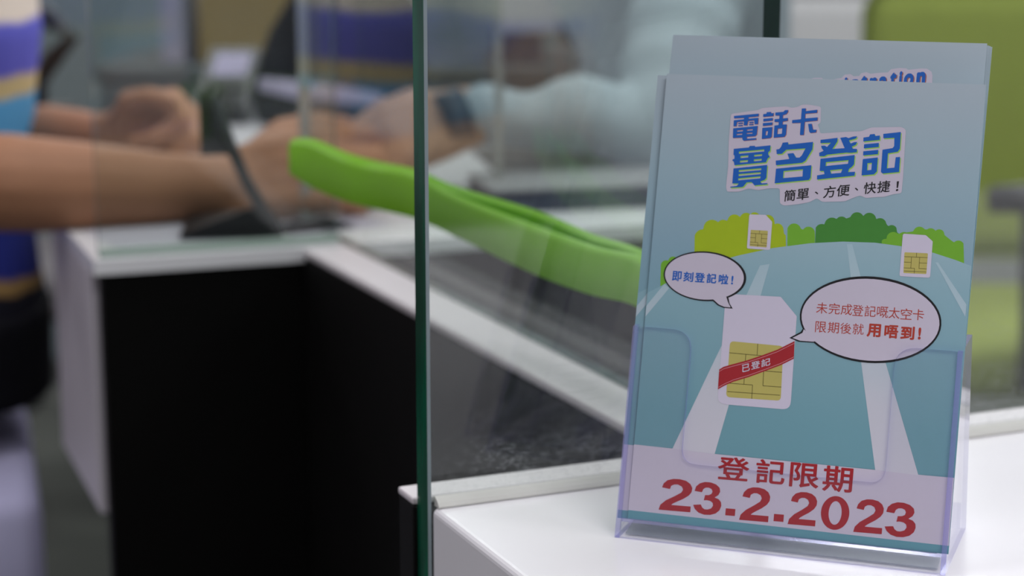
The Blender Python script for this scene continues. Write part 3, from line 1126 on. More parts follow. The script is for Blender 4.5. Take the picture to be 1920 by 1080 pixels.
# ------------------------------------------------------------------ lime green channel beyond the pane
ctl = [  # pixel of the upper rim, pixel of the lower rim, metres ahead (near wall)
    ((545, 262), (546, 324), 1.40), ((580, 266), (590, 351), 1.385), ((640, 294), (655, 377), 1.35), ((700, 312), (720, 393), 1.325), ((776, 326), (790, 411), 1.285), ((850, 366), (870, 447), 1.245),
    ((1000, 424), (1010, 514), 1.165), ((1110, 462), (1110, 551), 1.11), ((1205, 487), (1205, 578), 1.065), ((1275, 560), (1268, 660), 1.04), ((1305, 740), (1300, 821), 1.03)]
near_t = [at_d(a[0], a[1], d) for a, b, d in ctl]
near_b = [at_d(b[0], b[1], d) for a, b, d in ctl]
nt_ = [Vector(p) for p in smooth_path(near_t, 8)]
nb_ = [Vector(p) for p in smooth_path(near_b, 8)]
# far wall leaves the near wall a third of the way along
far_px = [((550, 260), 1.41), ((585, 262), 1.397), ((648, 288), 1.365), ((705, 304), 1.343), ((778, 319), 1.31), ((850, 350), 1.275), ((1000, 395), 1.205), ((1110, 440), 1.145), ((1205, 473), 1.095), ((1275, 550), 1.06), ((1305, 735), 1.045)]
far_t = [Vector(p) for p in smooth_path([at_d(a[0], a[1], d) for a, d in far_px], 8)]
gt = thing('green_channel', 'bright lime green curved plastic channel rising beyond the pane', 'plastic channel', nb_[-1])
g0 = Vector(nb_[-1])
n = len(nt_)
wall_t = .0022


def strip(name, A, B, t, parent):
    """curved wall between two paths, t thick, rounded upper rim"""
    V, Fc = [], []
    for i in range(len(A)):
        tan = (A[min(i + 1, len(A) - 1)] - A[max(i - 1, 0)])
        nrm = tan.cross(A[i] - B[i]).normalized() * t
        if nrm.y > 0:
            nrm = -nrm
        upv = (A[i] - B[i]).normalized()
        V += [A[i] + nrm * .5 - upv * t * .85 - g0, A[i] - upv * .0006 - nrm * .3 - g0, A[i] - nrm * .6 - g0, B[i] - nrm * .6 - g0, B[i] + nrm * .5 - g0]
    k = 5
    for i in range(len(A) - 1):
        for j in range(k):
            a, b = i * k + j, i * k + (j + 1) % k
            Fc.append((a, b, b + k, a + k))
    Fc.append(tuple(range(k)))
    Fc.append(tuple(reversed(range((len(A) - 1) * k, len(A) * k))))
    o = mesh(name, V, Fc, M['lime'], parent)
    bm = bmesh.new()
    bm.from_mesh(o.data)
    bmesh.ops.recalc_face_normals(bm, faces=bm.faces)
    bm.to_mesh(o.data)
    bm.free()
    for p in o.data.polygons:
        p.use_smooth = True
    o.data.set_sharp_from_angle(angle=math.radians(50)) if hasattr(o.data, 'set_sharp_from_angle') else None
    return o


strip('near_wall', nt_, nb_, .0038, gt)
fb_ = [f - (a - b) * .55 for f, a, b in zip(far_t, nt_, nb_)]
strip('far_wall', far_t, fb_, .003, gt)
V = []
for a, b, f in zip(nt_, nb_, fb_):
    V += [b + (a - b) * .30 - g0, f + Vector((0, 0, .001)) - g0]
mesh('channel_floor', V, [(2 * i, 2 * i + 1, 2 * i + 3, 2 * i + 2) for i in range(n - 1)], M['lime'], gt)

# ------------------------------------------------------------------ black stand on the far desk
s0 = at_z(440, 447)
bs_ = thing('black_stand', 'slanting black stand with wedge foot on the far desk', 'stand', (s0.x, s0.y, TOPZ))
so = Vector((s0.x, s0.y, TOPZ))
f_pts = [at_z(338, 452) - so, at_z(532, 447) - so, at_z(520, 418) - so, at_z(352, 420) - so]
top_z = .026
pk = [at_d(478, 388, 1.615) - so, at_d(508, 392, 1.615) - so, at_d(508, 396, 1.645) - so, at_d(478, 392, 1.645) - so]
V = [(p.x, p.y, .0004) for p in f_pts] + [(p.x, p.y, .006) for p in f_pts] + [(p.x, p.y, p.z) for p in pk]
Fc = [(3, 2, 1, 0)] + [(i, (i + 1) % 4, 4 + (i + 1) % 4, 4 + i) for i in range(4)] + [(4 + i, 4 + (i + 1) % 4, 8 + (i + 1) % 4, 8 + i) for i in range(4)] + [(8, 9, 10, 11)]
mesh('foot', V, Fc, M['black_pl'], bs_)
st = [at_d(492, 392, 1.615) - so, at_d(462, 340, 1.612) - so, at_d(432, 272, 1.615) - so, at_d(405, 205, 1.62) - so, at_d(392, 165, 1.625) - so]
tube('stem', st, [.0060, .0050, .0052, .0058, .006], M['black_pl'], bs_, 10)
hp_ = [at_d(372, 175, 1.625), at_d(398, 172, 1.62), at_d(432, 290, 1.615), at_d(376, 292, 1.625)]
hv = [p - so for p in hp_]
back = Vector((.003, .009, 0))
mesh('head', hv + [p + back for p in hv], [(0, 1, 2, 3), (7, 6, 5, 4), (0, 4, 5, 1), (1, 5, 6, 2), (2, 6, 7, 3), (3, 7, 4, 0)], M['black_pl'], bs_)

# ------------------------------------------------------------------ people
def fuse(parts_bm, name, m, parent, voxel, smooth_it=6):
    """fuse overlapping limbs into one continuous skin"""
    me = bpy.data.meshes.new('tmp')
    bmesh.ops.recalc_face_normals(parts_bm, faces=parts_bm.faces)
    parts_bm.to_mesh(me)
    parts_bm.free()
    o = bpy.data.objects.new('tmp', me)
    COL.objects.link(o)
    md = o.modifiers.new('r', 'REMESH')
    md.mode = 'VOXEL'
    md.voxel_size = voxel
    sm = o.modifiers.new('s', 'SMOOTH')
    sm.iterations = smooth_it
    sm.factor = .5
    bpy.context.view_layer.update()
    new = bpy.data.meshes.new_from_object(o.evaluated_get(bpy.context.evaluated_depsgraph_get()))
    bpy.data.objects.remove(o, do_unlink=True)
    bpy.data.meshes.remove(me)
    new.name = name
    new.materials.clear()
    for p in new.polygons:
        p.use_smooth = True
        p.material_index = 0
    return link(name, new, m, parent)


def sphere_bm(c, r, bm, seg=16, sc=(1, 1, 1)):
    b = bmesh.new()
    bmesh.ops.create_uvsphere(b, u_segments=seg, v_segments=seg // 2 + 2, radius=1)
    for v in b.verts:
        v.co = Vector(c) + Vector((v.co.x * r * sc[0], v.co.y * r * sc[1], v.co.z * r * sc[2]))
    me = bpy.data.meshes.new('t')
    b.to_mesh(me)
    b.free()
    bm.from_mesh(me)
    bpy.data.meshes.remove(me)


def limb(bm, pts, rad, seg=14, flat=None):
    pts = [Vector(p) for p in pts]
    tube_bm(pts, list(rad), seg, bm, flat)
    sphere_bm(pts[0], rad[0], bm)
    sphere_bm(pts[-1], rad[-1], bm)


def hand(bm, wrist, d, n, thumb, curl=(35, 45, 30), size=1.0, spread=.0):
    """palm, four unequal bent fingers and a thumb; d along the hand, n out of its back, thumb = side of the thumb"""
    d, n = Vector(d).normalized(), Vector(n)
    n = (n - d * n.dot(d)).normalized()
    s = Vector(thumb)
    s = (s - d * s.dot(d) - n * s.dot(n)).normalized()
    w = Vector(wrist)
    for k in range(4):                                   # palm: four overlapping metacarpals
        o = (.030 - .019 * k) * size
        tube_bm([w + s * o * .55 - d * .006, w + s * o * .8 + d * .04 * size, w + s * o + d * (.088 - .004 * abs(k - 1)) * size],
                [.015 * size, .0155 * size, .0125 * size], 10, bm)
    L = [(.044, .027, .021), (.048, .031, .023), (.044, .028, .022), (.034, .021, .019)]
    for k in range(4):
        o = (.030 - .019 * k) * size
        p = w + s * o + d * (.084 - .004 * abs(k - 1)) * size
        a = 0.0
        pts, rr = [p], [.0105 * size]
        for j in range(3):
            a += math.radians(curl[j] + 5 * k)
            dirv = d * math.cos(a) - n * math.sin(a) + s * (.08 - .05 * k) * (1 - spread)
            p = p + dirv.normalized() * L[k][j] * size
            pts.append(p)
            rr.append((.0095, .0085, .0070)[j] * size)
        limb(bm, pts, rr, 10)
    p = w + s * .022 * size + d * .018 * size - n * .004
    pts, rr = [p], [.013 * size]
    for dirv, l, r in ((d * .75 + s * .62 - n * .25, .042, .0125), (d * .93 + s * .20 - n * .32, .032, .0105), (d * .90 - s * .05 - n * .42, .026, .0085)):
        p = p + dirv.normalized() * l * size
        pts.append(p)
        rr.append(r * size)
    limb(bm, pts, rr, 10)


def head(bm, c, fwd, side):
    """skull, jaw, nose, ears on a common skin (out of the picture's upper rim)"""
    c, f, sd = Vector(c), Vector(fwd).normalized(), Vector(side).normalized()
    sphere_bm(c + Vector((0, 0, .03)), .088, bm, 20, (1, 1, 1.12))
    sphere_bm(c + f * .025 - Vector((0, 0, .045)), .066, bm, 18, (1, 1, 1.1))
    sphere_bm(c + f * .055 - Vector((0, 0, .085)), .028, bm)
    limb(bm, [c + f * .085 + Vector((0, 0, .012)), c + f * .108 - Vector((0, 0, .028))], [.008, .014])
    for q in (-1, 1):
        sphere_bm(c + sd * q * .083 - Vector((0, 0, .01)), .026, bm, 12, (.5, .8, 1.1))


def face(root, c, fwd, side):
    c, f, sd = Vector(c), Vector(fwd).normalized(), Vector(side).normalized()
    for q in (-1, 1):
        b = bmesh.new()
        sphere_bm(c + f * .080 + sd * q * .031 + Vector((0, 0, .018)), .0125, b, 14)
        bm_obj('eye', b, M['eye'], root, True)
    b = bmesh.new()
    limb(b, [c + f * .088 + sd * q * .024 - Vector((0, 0, .060)) for q in (-1, 0, 1)], [.004, .006, .004])
    bm_obj('mouth', b, M['lip'], root, True)
    b = bmesh.new()
    sphere_bm(c - f * .022 + Vector((0, 0, .058)), .094, b, 20, (1, 1, 1.0))
    sphere_bm(c - f * .040 + Vector((0, 0, -.005)), .086, b, 20, (1, 1, 1.1))
    fuse(b, 'hair', M['hair'], root, .006, 4)


M['eye'] = mat('dark_eye', (40, 30, 26), 0.2, 0.5, 0.1, 60)
M['lip'] = mat('lip', (150, 92, 84), 0.5, 0.4, 0.05, 60)
Z = Vector((0, 0, 1))
RIGHT = Vector((*c2w(1, 0), 0))      # to the right of the picture
AHEAD = Vector((*c2w(0, 1), 0))      # away from the camera


def zed(p, z):
    return Vector((p.x, p.y, z))


# --- seated customer at the left rim of the picture
def uniform_mat():
    m, t, b = nt('patterned_uniform_cloth')
    tc = t.nodes.new('ShaderNodeTexCoord')
    sp = t.nodes.new('ShaderNodeSeparateXYZ')
    t.links.new(tc.outputs['Object'], sp.inputs[0])
    no = t.nodes.new('ShaderNodeTexNoise')
    no.inputs['Scale'].default_value = 9
    t.links.new(tc.outputs['Object'], no.inputs['Vector'])
    ad = t.nodes.new('ShaderNodeMath')
    ad.operation = 'MULTIPLY_ADD'
    ad.inputs[1].default_value = .03
    t.links.new(no.outputs['Fac'], ad.inputs[0])
    t.links.new(sp.outputs['Z'], ad.inputs[2])
    mr = t.nodes.new('ShaderNodeMapRange')
    mr.inputs['From Min'].default_value = .60
    mr.inputs['From Max'].default_value = 1.0
    t.links.new(ad.outputs[0], mr.inputs['Value'])
    rp = t.nodes.new('ShaderNodeValToRGB')
    rp.color_ramp.interpolation = 'LINEAR'
    el = rp.color_ramp.elements
    stops = [(.0, (20, 20, 30)), (.115, (22, 22, 34)), (.125, (150, 120, 74)), (.15, (150, 120, 74)), (.165, (34, 42, 120)), (.47, (40, 52, 130)), (.485, (84, 150, 196)), (.612, (88, 158, 204)),
             (.625, (196, 178, 130)), (.66, (196, 178, 130)), (.675, (92, 92, 186)), (.80, (94, 96, 192)), (.82, (214, 204, 190)), (1, (214, 204, 190))]
    while len(el) < len(stops):
        el.new(.5)
    for e, (p, c) in zip(el, stops):
        e.position = p
        e.color = lin(c)
    t.links.new(mr.outputs[0], rp.inputs[0])
    t.links.new(rp.outputs[0], b.inputs['Base Color'])
    b.inputs['Roughness'].default_value = .8
    b.inputs['Specular IOR Level'].default_value = .2
    return m


M['uniform'] = uniform_mat()
M['black_cloth'] = mat('black_cloth', (14, 14, 22), 0.85, 0.2, 0.2, 60)
M['lavender'] = mat('pale_lavender_fabric', (214, 212, 248), 0.8, 0.2, 0.05, 30)
pA = thing('person', 'person in patterned blue top seated at far left, bare forearms resting on the desk', 'person')
tc_ = zed(at_d(-150, 100, 2.06), 0)
pelv, waist, chest, nk = zed(tc_, .585), zed(tc_, .72), zed(tc_ + RIGHT * .005, .90), zed(tc_ + RIGHT * .01, 1.06)
sh_n = zed(tc_ - AHEAD * .165, 1.03)
sh_f = zed(tc_ + AHEAD * .165, 1.03)
el_n = at_d(-75, 342, 1.672)
wr_n = at_d(432, 350, 1.735)
mid_n = [at_d(20, 343, 1.682), at_d(160, 349, 1.70), at_d(300, 353, 1.718)]
el_f = at_d(-30, 262, 2.20)
wr_f = at_d(222, 266, 1.93)
hd_a = zed(tc_ + RIGHT * .04, 1.27)
hipn, hipf = pelv - AHEAD * .09, pelv + AHEAD * .09
knn = zed(hipn - AHEAD * .10 + RIGHT * .10, .56)
knf = zed(hipf - RIGHT * .14 + AHEAD * .30, .55)
knn = zed(hipn + (-RIGHT * .13 - AHEAD * .36), .53)
ftn, ftf = zed(knn + RIGHT * .02, .06), zed(knf - RIGHT * .02, .06)


def torso(bm, k):
    fl = (1.0, .66)
    pts = [pelv - Z * .05, pelv, waist, zed(chest, .84), chest, zed(nk, 1.0), zed(nk, 1.055)]
    tube_bm(pts, [.13 * k, .168 * k, .150 * k, .160 * k, .172 * k, .150 * k, .07 * k], 22, bm, fl)


b = bmesh.new()
torso(b, .96)
limb(b, [nk - Z * .05, zed(nk, 1.12), hd_a - Z * .03], [.06, .052, .055])
head(b, hd_a, RIGHT, AHEAD)
limb(b, [sh_n, (sh_n + el_n) / 2 + Vector((0, 0, -.01)), el_n], [.056, .050, .041])
limb(b, [el_n] + mid_n + [wr_n], [.0415, .0430, .0390, .0325, .0272])
hand(b, wr_n, at_d(610, 318, 1.745) - wr_n, -AHEAD * .8 + Z * .5, Z, (28, 42, 34), 1.08)
limb(b, [sh_f, (sh_f + el_f) / 2, el_f], [.054, .048, .040])
limb(b, [el_f, (el_f + wr_f) / 2 + Z * .002, wr_f], [.040, .036, .026])
hand(b, wr_f, at_d(330, 240, 1.905) - wr_f, AHEAD * .75 + Z * .45, Z, (62, 70, 50), 1.08)
limb(b, [hipn, (hipn + knn) / 2, knn, (knn + ftn) / 2, ftn + Z * .02], [.088, .076, .058, .052, .042])
limb(b, [hipf, (hipf + knf) / 2, knf, (knf + ftf) / 2, ftf + Z * .02], [.088, .076, .058, .052, .042])
for q in (ftn, ftf):
    limb(b, [q, q + RIGHT * .05 - Z * .025, q + RIGHT * .16 - Z * .030], [.040, .034, .028])
fuse(b, 'body', M['skin_tan'], pA, .0042, 5)
face(pA, hd_a, RIGHT, AHEAD)
b = bmesh.new()
torso(b, 1.04)
limb(b, [sh_n, sh_n * .45 + el_n * .55], [.066, .062])
limb(b, [sh_f, sh_f * .45 + el_f * .55], [.066, .060])
fuse(b, 'patterned_top', M['uniform'], pA, .007, 4)
b = bmesh.new()
tube_bm([pelv - Z * .07, pelv + Z * .03], [.172, .176], 22, b, (1, .68))
limb(b, [hipn, (hipn + knn) / 2, knn, (knn + ftn) / 2, ftn + Z * .05], [.098, .085, .066, .060, .054])
limb(b, [hipf, (hipf + knf) / 2, knf, (knf + ftf) / 2, ftf + Z * .05], [.098, .085, .066, .060, .054])
fuse(b, 'trousers', M['black_cloth'], pA, .007, 4)

# stool under the customer
sc_ = at_d(-60, 840, 1.98)
stl = thing('stool', 'pale lavender upholstered stool under the seated person at lower left', 'stool', (sc_.x, sc_.y, 0), -TH + .27)
box('cushion', (-.23, -.20, .36), (.066, .20, .470), M['lavender'], stl, .022, 4, True)
box('skirt', (-.215, -.185, .012), (.054, .185, .3598), M['lavender'], stl, .012, 3, True)
for x_, y_ in ((-.18, -.15), (.03, -.15), (-.18, .15), (.03, .15)):
    box('foot', (x_ - .015, y_ - .015, 0), (x_ + .015, y_ + .015, .0118), M['black_pl'], stl, .001)

# --- clerk in the pale jacket
M['jacket'] = mat('pale_blue_jacket_cloth', (166, 178, 186), 0.85, 0.2, 0.08, 22, 1.0)
M['watch'] = mat('dark_blue_strap', (30, 44, 60), 0.5, 0.4, 0.1, 60)
pB = thing('person', 'person in pale blue jacket leaning on one elbow behind the glass', 'person')
t2 = zed(at_d(1282, 60, 2.36), 0)
pelB, wstB, chB, nkB = zed(t2 + RIGHT * .06, .56), zed(t2 + RIGHT * .03, .72), zed(t2 - RIGHT * .03 - AHEAD * .05, .93), zed(t2 - RIGHT * .06 - AHEAD * .10, 1.11)
shB = at_d(1318, -130, 2.10)
shB2 = nkB + AHEAD * .19 + RIGHT * .0 - Z * .04
elB = at_d(1238, 232, 1.945)
wrB = at_d(893, 214, 1.90)
elB2 = shB2 + RIGHT * .01 - Z * .27
wrB2 = zed(elB2 - RIGHT * .22 - AHEAD * .06, .66)
hdB = nkB + Vector((0, 0, .20)) - RIGHT * .03
hB1, hB2 = pelB - AHEAD * .09, pelB + AHEAD * .09
kB1, kB2 = zed(hB1 - RIGHT * .12 + AHEAD * .0, .53), zed(hB2 - RIGHT * .12, .53)
kB1, kB2 = zed(hB1 + AHEAD * .06 - RIGHT * .38, .52), zed(hB2 - RIGHT * .38 + AHEAD * .05, .52)
fB1, fB2 = zed(kB1 + RIGHT * .05, .06), zed(kB2 + RIGHT * .05, .06)


def torsoB(bm, k):
    tube_bm([pelB - Z * .05, pelB, wstB, chB, zed((chB + nkB) / 2, 1.03), nkB - Z * .03], [.12 * k, .165 * k, .150 * k, .168 * k, .150 * k, .08 * k], 22, bm, (1, .44))


b = bmesh.new()
torsoB(b, .94)
limb(b, [nkB - Z * .05, hdB - Z * .04], [.056, .056])
head(b, hdB, -RIGHT, AHEAD)
limb(b, [shB, (shB + elB) / 2, elB], [.046, .038, .030])
limb(b, [elB, (elB + wrB) / 2, wrB], [.030, .025, .0215])
hand(b, wrB, at_d(745, 262, 1.88) - wrB, -AHEAD * .7 + Z * .6, Z, (20, 35, 30), 1.0)
limb(b, [shB2, (shB2 + elB2) / 2, elB2], [.050, .046, .038])
limb(b, [elB2, (elB2 + wrB2) / 2, wrB2], [.038, .033, .026])
hand(b, wrB2, -RIGHT, Z, -AHEAD, (20, 30, 25), 1.0)
for h_, k_, f_ in ((hB1, kB1, fB1), (hB2, kB2, fB2)):
    limb(b, [h_, (h_ + k_) / 2, k_, (k_ + f_) / 2, f_ + Z * .02], [.085, .074, .056, .05, .04])
    limb(b, [f_, f_ - RIGHT * .03 - Z * .025, f_ + RIGHT * .13 - Z * .03], [.038, .034, .028])
fuse(b, 'body', M['skin_fair'], pB, .0045, 5)
face(pB, hdB, -RIGHT, AHEAD)
b = bmesh.new()
torsoB(b, 1.05)
def along(p, q, fr):
    return [Vector(p) * (1 - f) + Vector(q) * f for f in fr]


fr = [0, .14, .24, .34, .46, .56, .66, .78, .88, 1.0]
limb(b, along(shB, elB + RIGHT * .004, fr), [.066, .067, .060, .064, .056, .061, .053, .057, .050, .051], 18)
fr = [0, .10, .20, .32, .44, .54, .64, .74, .84, .95]
pf = along(elB + RIGHT * .004, wrB, fr)
dz_f = [0, -.002, -.004, .002, .006, .004, -.002, -.004, -.002, 0]
limb(b, [p + Z * z for p, z in zip(pf, dz_f)], [.050, .045, .038, .0365, .0385, .037, .0315, .0275, .028, .031], 18)
limb(b, [shB2, (shB2 + elB2) / 2, elB2], [.070, .062, .055])
limb(b, [elB2, (elB2 + wrB2) / 2, elB2 * .08 + wrB2 * .92], [.054, .046, .040])
sphere_bm(nkB - Z * .02, .085, b)
fuse(b, 'jacket', M['jacket'], pB, .006, 4)
b = bmesh.new()
wd_ = (at_d(745, 262, 1.88) - wrB).normalized()
tube_bm([wrB - wd_ * .012 + wd_ * .022, wrB + wd_ * .034], [.0300, .0300], 20, b)
bmesh.ops.recalc_face_normals(b, faces=b.faces)
bm_obj('wrist_band', b, M['watch'], pB, True)
b = bmesh.new()
tube_bm([pelB - Z * .07, pelB + Z * .03], [.165, .170], 22, b, (1, .62))
for h_, k_, f_ in ((hB1, kB1, fB1), (hB2, kB2, fB2)):
    limb(b, [h_, (h_ + k_) / 2, k_, (k_ + f_) / 2, f_ + Z * .05], [.095, .084, .065, .058, .050])
fuse(b, 'trousers', M['black_cloth'], pB, .008, 4)

# ------------------------------------------------------------------ chairs
M['chair_green'] = mat('olive_green_fabric', (140, 152, 72), 0.85, 0.2, 0.08, 40)
M['chair_pale'] = mat('pale_grey_fabric', (206, 204, 206), 0.8, 0.2, 0.04, 40)
M['chair_grey'] = mat('grey_fabric', (112, 110, 112), 0.85, 0.2, 0.10, 40)


def chair(label, c, face_dir, w, seat_z, top_z, m, arms=True, group=None):
    """seat, curved backrest, legs, arms; c = ground point under the seat, face_dir = where the sitter looks"""
    f = Vector(face_dir).normalized()
    o = thing('chair', label, 'chair', (c.x, c.y, 0), math.atan2(f.y, f.x) - math.pi / 2, group)
    d = .44
    box('seat', (-w / 2 + .015, -d / 2, seat_z - .075), (w / 2 - .015, d / 2, seat_z), m, o, .025, 4, True)
    bm = box_bm((-w / 2, -d / 2 - .055, seat_z + .03), (w / 2, -d / 2 - .001, top_z), .045, 5)
    for v in bm.verts:
        v.co.y -= (v.co.z - seat_z) * .16
    bm_obj('backrest', bm, m, o, True)
    for sx in (-1, 1):
        for sy in (-1, 1):
            tube('leg', [(sx * (w / 2 - .04), sy * (d / 2 - .05), seat_z - .0755), (sx * (w / 2 - .02), sy * (d / 2 - .02), .0)], [.014, .012], M['black_pl'], o, 10)
    if arms:
        for sx in (-1, 1):
            x = sx * (w / 2 + .022)
            a = tube('armrest', [(x, -d / 2 + .0, seat_z + .17), (x, d / 2 - .10, seat_z + .175)], [.024, .024], M['black_pl'], o, 12)
            tube('arm_post', [(x, d / 2 - .13, seat_z + .155), (x, d / 2 - .14, seat_z - .06), (x - sx * .05, d / 2 - .15, seat_z - .062)], [.018, .018, .016], M['black_pl'], a, 10)
    return o


gc = at_d(1950, 600, 2.70)
gch = chair('olive green chair with black arms right of the leaflets', gc, -AHEAD + RIGHT * -.05, .44, .455, .885, M['chair_green'])
g0_ = Vector((gc.x, gc.y, 0))
GR = gch.rotation_euler.to_matrix().inverted()
fa_ = tube('front_arm', [GR @ (at_d(1856, 374, 2.44) - g0_), GR @ (at_d(1930, 373, 2.44) - g0_), GR @ (at_d(2140, 366, 2.44) - g0_)], [.017, .019, .019], M['black_pl'], gch, 12)
tube('arm_post', [GR @ (at_d(1948, 392, 2.44) - g0_), GR @ (at_d(1946, 600, 2.44) - g0_), GR @ (zed(at_d(1946, 600, 2.44), .41) - g0_)], [.022, .022, .022], M['black_pl'], fa_, 12)
wc_ = at_d(1545, 300, 4.05)
chair('pale grey chair far behind the leaflets near the wall', wc_, -AHEAD, .44, .44, .800, M['chair_pale'], False)
kc = at_d(-40, 300, 3.0)
oc = chair('grey chair with bent black arm behind the seated person', kc, RIGHT - AHEAD * .9, .40, .48, .90, M['chair_grey'], False)
k0 = Vector((kc.x, kc.y, 0))
R_ = oc.rotation_euler.to_matrix().inverted()
tube('bent_arm', [R_ @ (at_d(62, 5, 2.62) - k0), R_ @ (at_d(100, 42, 2.60) - k0), R_ @ (at_d(134, 70, 2.58) - k0), R_ @ (at_d(100, 108, 2.60) - k0), R_ @ (at_d(72, 150, 2.62) - k0), R_ @ (at_d(75, 205, 2.66) - k0), R_ @ (at_d(140, 212, 2.68) - k0)],
     [.012, .014, .012, .013, .012, .012, .012], M['black_pl'], oc, 10)

# ------------------------------------------------------------------ back office
M['cab_grey'] = mat('grey_cabinet_paint', (92, 97, 102), 0.6, 0.3, 0.03, 10)
M['screen_grey'] = mat('grey_screen_fabric', (128, 140, 144), 0.9, 0.15, 0.05, 30)
M['tan'] = mat('tan_cardboard', (146, 128, 88), 0.85, 0.15, 0.06, 20)
M['navy'] = mat('navy_plastic', (40, 46, 72), 0.5, 0.35, 0.08, 30)
M['pale'] = mat('pale_card', (186, 182, 192), 0.7, 0.25, 0.04, 20)
M['lav'] = mat('lavender_card', (158, 152, 178), 0.7, 0.25, 0.04, 20)
M['grey_pl'] = mat('grey_plastic', (150, 150, 154), 0.5, 0.35, 0.05, 30)
M['dark_screen'] = mat('dark_screen', (26, 24, 24), 0.25, 0.5, 0.1, 30)
CD = 3.15
c0, c1 = at_d(180, 150, CD), at_d(1330, 150, CD)
CRZ = -TH
cb = thing('cabinet', 'long grey cabinet behind the far desk', 'cabinet', (c0.x, c0.y, 0), CRZ)
CW = (c1 - c0).length
CTOP = .752
box('carcass', (0, .02, .05), (CW, .42, CTOP - .02), M['cab_grey'], cb, .003)
box('cabinet_top', (-.005, 0, CTOP - .0198), (CW + .005, .43, CTOP), M['cab_grey'], cb, .003)
box('plinth', (.02, .04, 0), (CW - .02, .40, .0498), M['black_pl'], cb, .001)
for k in range(4):
    x0, x1 = CW * k / 4 + .004, CW * (k + 1) / 4 - .004
    dd = box('door', (x0, .002, .06), (x1, .0198, CTOP - .03), M['cab_grey'], cb, .002)
    box('handle', (x1 - .05, -.012, .45), (x1 - .035, .0018, .60), M['grey_pl'], dd, .003)
CM = Matrix.Translation((c0.x, c0.y, 0)) @ Matrix.Rotation(CRZ, 4, 'Z')
sp0 = at_d(-140, 0, 3.95)
scn = thing('screen', 'grey fabric screen wall behind the long cabinet', 'screen', (sp0.x, sp0.y, 0), CRZ)
box('panel', (0, 0, .08), (1.38, .04, 1.45), M['screen_grey'], scn, .006)
for x_ in (.15, 1.2):
    box('foot', (x_, -.10, 0), (x_ + .05, .14, .0798), M['black_pl'], scn, .003)


def on_cab(pxl, pxr, ytop, name, label, cat, m, dep=.16, y0=.06, z0=CTOP + .0003, shape=None, group=None):
    """box-like thing standing on the cabinet between two pixel columns"""
    d = CD + y0
    a, b_ = at_d(pxl, 100, d), at_d(pxr, 100, d)
    zt = at_d((pxl + pxr) / 2, ytop, d).z
    return a, (b_ - a).length, zt


def carton(pxl, pxr, ytop, label, m, tape=None, y0=.06, dep=.18, z0=CTOP + .0003, name='carton', cat='box', zt=None):
    a, w, z1_ = on_cab(pxl, pxr, ytop, '', '', '', m, y0=y0)
    z1_ = zt or z1_
    o = thing(name, label, cat, (a.x, a.y, z0), CRZ)
    h = z1_ - z0
    box('walls', (0, 0, 0), (w, dep, h - .004), m, o, .003)
    box('lid', (-.002, -.002, h - .0038), (w + .002, dep + .002, h), m, o, .0015)
    if tape:
        box('label_strip', (w * .2, -.0035, h * .35), (w * .8, -.0005, h * .6), tape, o, .0005)
    return o, z1_


carton(372, 566, -60, 'tan cardboard carton on the grey cabinet above the black phone', M['tan'])
carton(303, 346, -30, 'narrow lavender file box on the grey cabinet', M['lav'], name='file_box')
_, zz = carton(925, 1016, 62, 'navy box on the grey cabinet left of the pale sleeve', M['navy'])
carton(930, 1046, -60, 'pale box stacked on the navy box', M['pale'], z0=zz + .0003, y0=.055)
# dark monitor on the cabinet
a, w, zt = on_cab(1062, 1172, -140, '', '', '', None, y0=.16)
mo = thing('monitor', 'dark monitor on the grey cabinet left of the upper sleeve', 'monitor', (a.x, a.y, CTOP + .0003), CRZ)
box('housing', (-.005, 0, .022), (w + .26, .03, .34), M['black_pl'], mo, .005, 3)
box('display', (.004, -.0015, .030), (w + .25, -.0002, .33), M['dark_screen'], mo, .0003)
box('neck', (w / 2 + .09, .0302, .012), (w / 2 + .15, .05, .20), M['black_pl'], mo, .003)
box('base', (w / 2 + .02, -.05, 0), (w / 2 + .22, .13, .0118), M['black_pl'], mo, .004)

# --- things on the far desk
ph = at_z(368, 236)
p = thing('desk_device', 'small black desk device with pale top panel beside the black bag', 'device', (ph.x, ph.y + .01, TOPZ + .0003), -TH)
V = [(0, 0, 0), (.062, 0, 0), (.062, .16, 0), (0, .16, 0), (0, 0, .022), (.062, 0, .022), (.062, .16, .080), (0, .16, .080)]
mesh('base', V, [(3, 2, 1, 0), (4, 5, 6, 7), (0, 1, 5, 4), (1, 2, 6, 5), (2, 3, 7, 6), (3, 0, 4, 7)], M['black_pl'], p)
sl = math.atan2(.058, .16)


def ph_pt(x, y, up):
    return (x, y * math.cos(sl) - up * math.sin(sl), .022 + y * math.sin(sl) + up * math.cos(sl))


mesh('top_panel', [ph_pt(.010, .085, .001), ph_pt(.054, .085, .001), ph_pt(.054, .150, .001), ph_pt(.010, .150, .001)], [(0, 1, 2, 3)], M['lav'], p)
for i in range(4):
    for j in range(3):
        c = ph_pt(.014 + .017 * j, .014 + .017 * i, .0028)
        box('key', (c[0] - .006, c[1] - .006, c[2] - .002), (c[0] + .006, c[1] + .006, c[2] + .002), M['dark_screen'], p, .001)

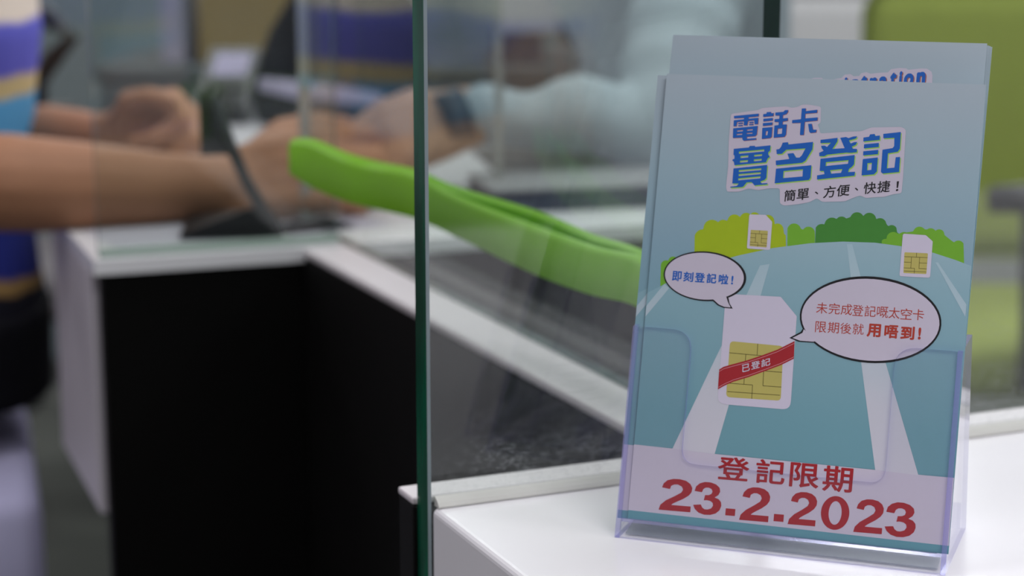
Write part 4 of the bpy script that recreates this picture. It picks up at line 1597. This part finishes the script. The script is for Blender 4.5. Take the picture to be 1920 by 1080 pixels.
bg = at_z(466, 240)
bgo = thing('bag', 'black bag with pale strip and grey loop handle on the far desk', 'bag', (bg.x, bg.y, TOPZ + .0003), -TH)
b = bmesh.new()
tube_bm([(.10, .07, 0.0), (.10, .07, .02), (.115, .07, .09), (.13, .07, .16), (.135, .07, .185)], [.085, .095, .085, .062, .03], 20, b, (.72, 1.15))
bmesh.ops.recalc_face_normals(b, faces=b.faces)
bm_obj('bag_body', b, M['black_cloth'], bgo, True)
tube('pale_strip', [(.015, .005, .052), (.06, -.008, .046), (.11, -.010, .040), (.16, .0, .034)], [.008, .011, .011, .008], M['lav'], bgo, 10)
tube('loop_handle', [(.09 + .05 * math.cos(t * math.pi / 8), .05, .200 + .045 * math.sin(t * math.pi / 8)) for t in range(-1, 18)], .0075, M['grey_pl'], bgo, 10)

ca, cbp = at_z(925, 402), at_z(1290, 386)
tr_ = thing('document_case', 'flat navy case with grey lid on the far desk under the sleeve', 'case', (ca.x, ca.y, TOPZ + .0003), math.atan2(cbp.y - ca.y, cbp.x - ca.x))
W_ = (cbp - ca).length
box('tray', (0, 0, 0), (W_, .095, .0185), M['navy'], tr_, .002)
box('lid', (-.002, -.002, .0187), (W_ + .002, .097, .0235), M['grey_pl'], tr_, .003, 3, True)
pp = at_z(230, 470)
pap = thing('paper_sheet', 'white paper lying on the far desk under the near forearm', 'paper', (pp.x, pp.y, TOPZ + .0003), .1)
box('sheet', (0, 0, 0), (.21, .10, .0004), M['pale'], pap, 0)
p5 = at_z(572, 452)
pap2 = thing('paper_sheet', 'pale slip of paper on the far desk beneath the hand', 'paper', (p5.x, p5.y + .02, TOPZ + .0003), .35)
box('sheet', (0, 0, 0), (.10, .06, .0004), M['print_white'], pap2, 0)

fa, fb = at_z(935, 330), at_z(1225, 323)
fol = thing('folder', 'thin black folder under the pale blue sleeve behind the navy case', 'folder', (fa.x, fa.y, TOPZ + .0003), math.atan2(fb.y - fa.y, fb.x - fa.x))
box('cover', (0, 0, 0), ((fb - fa).length, .20, .003), M['black_pl'], fol, .001)
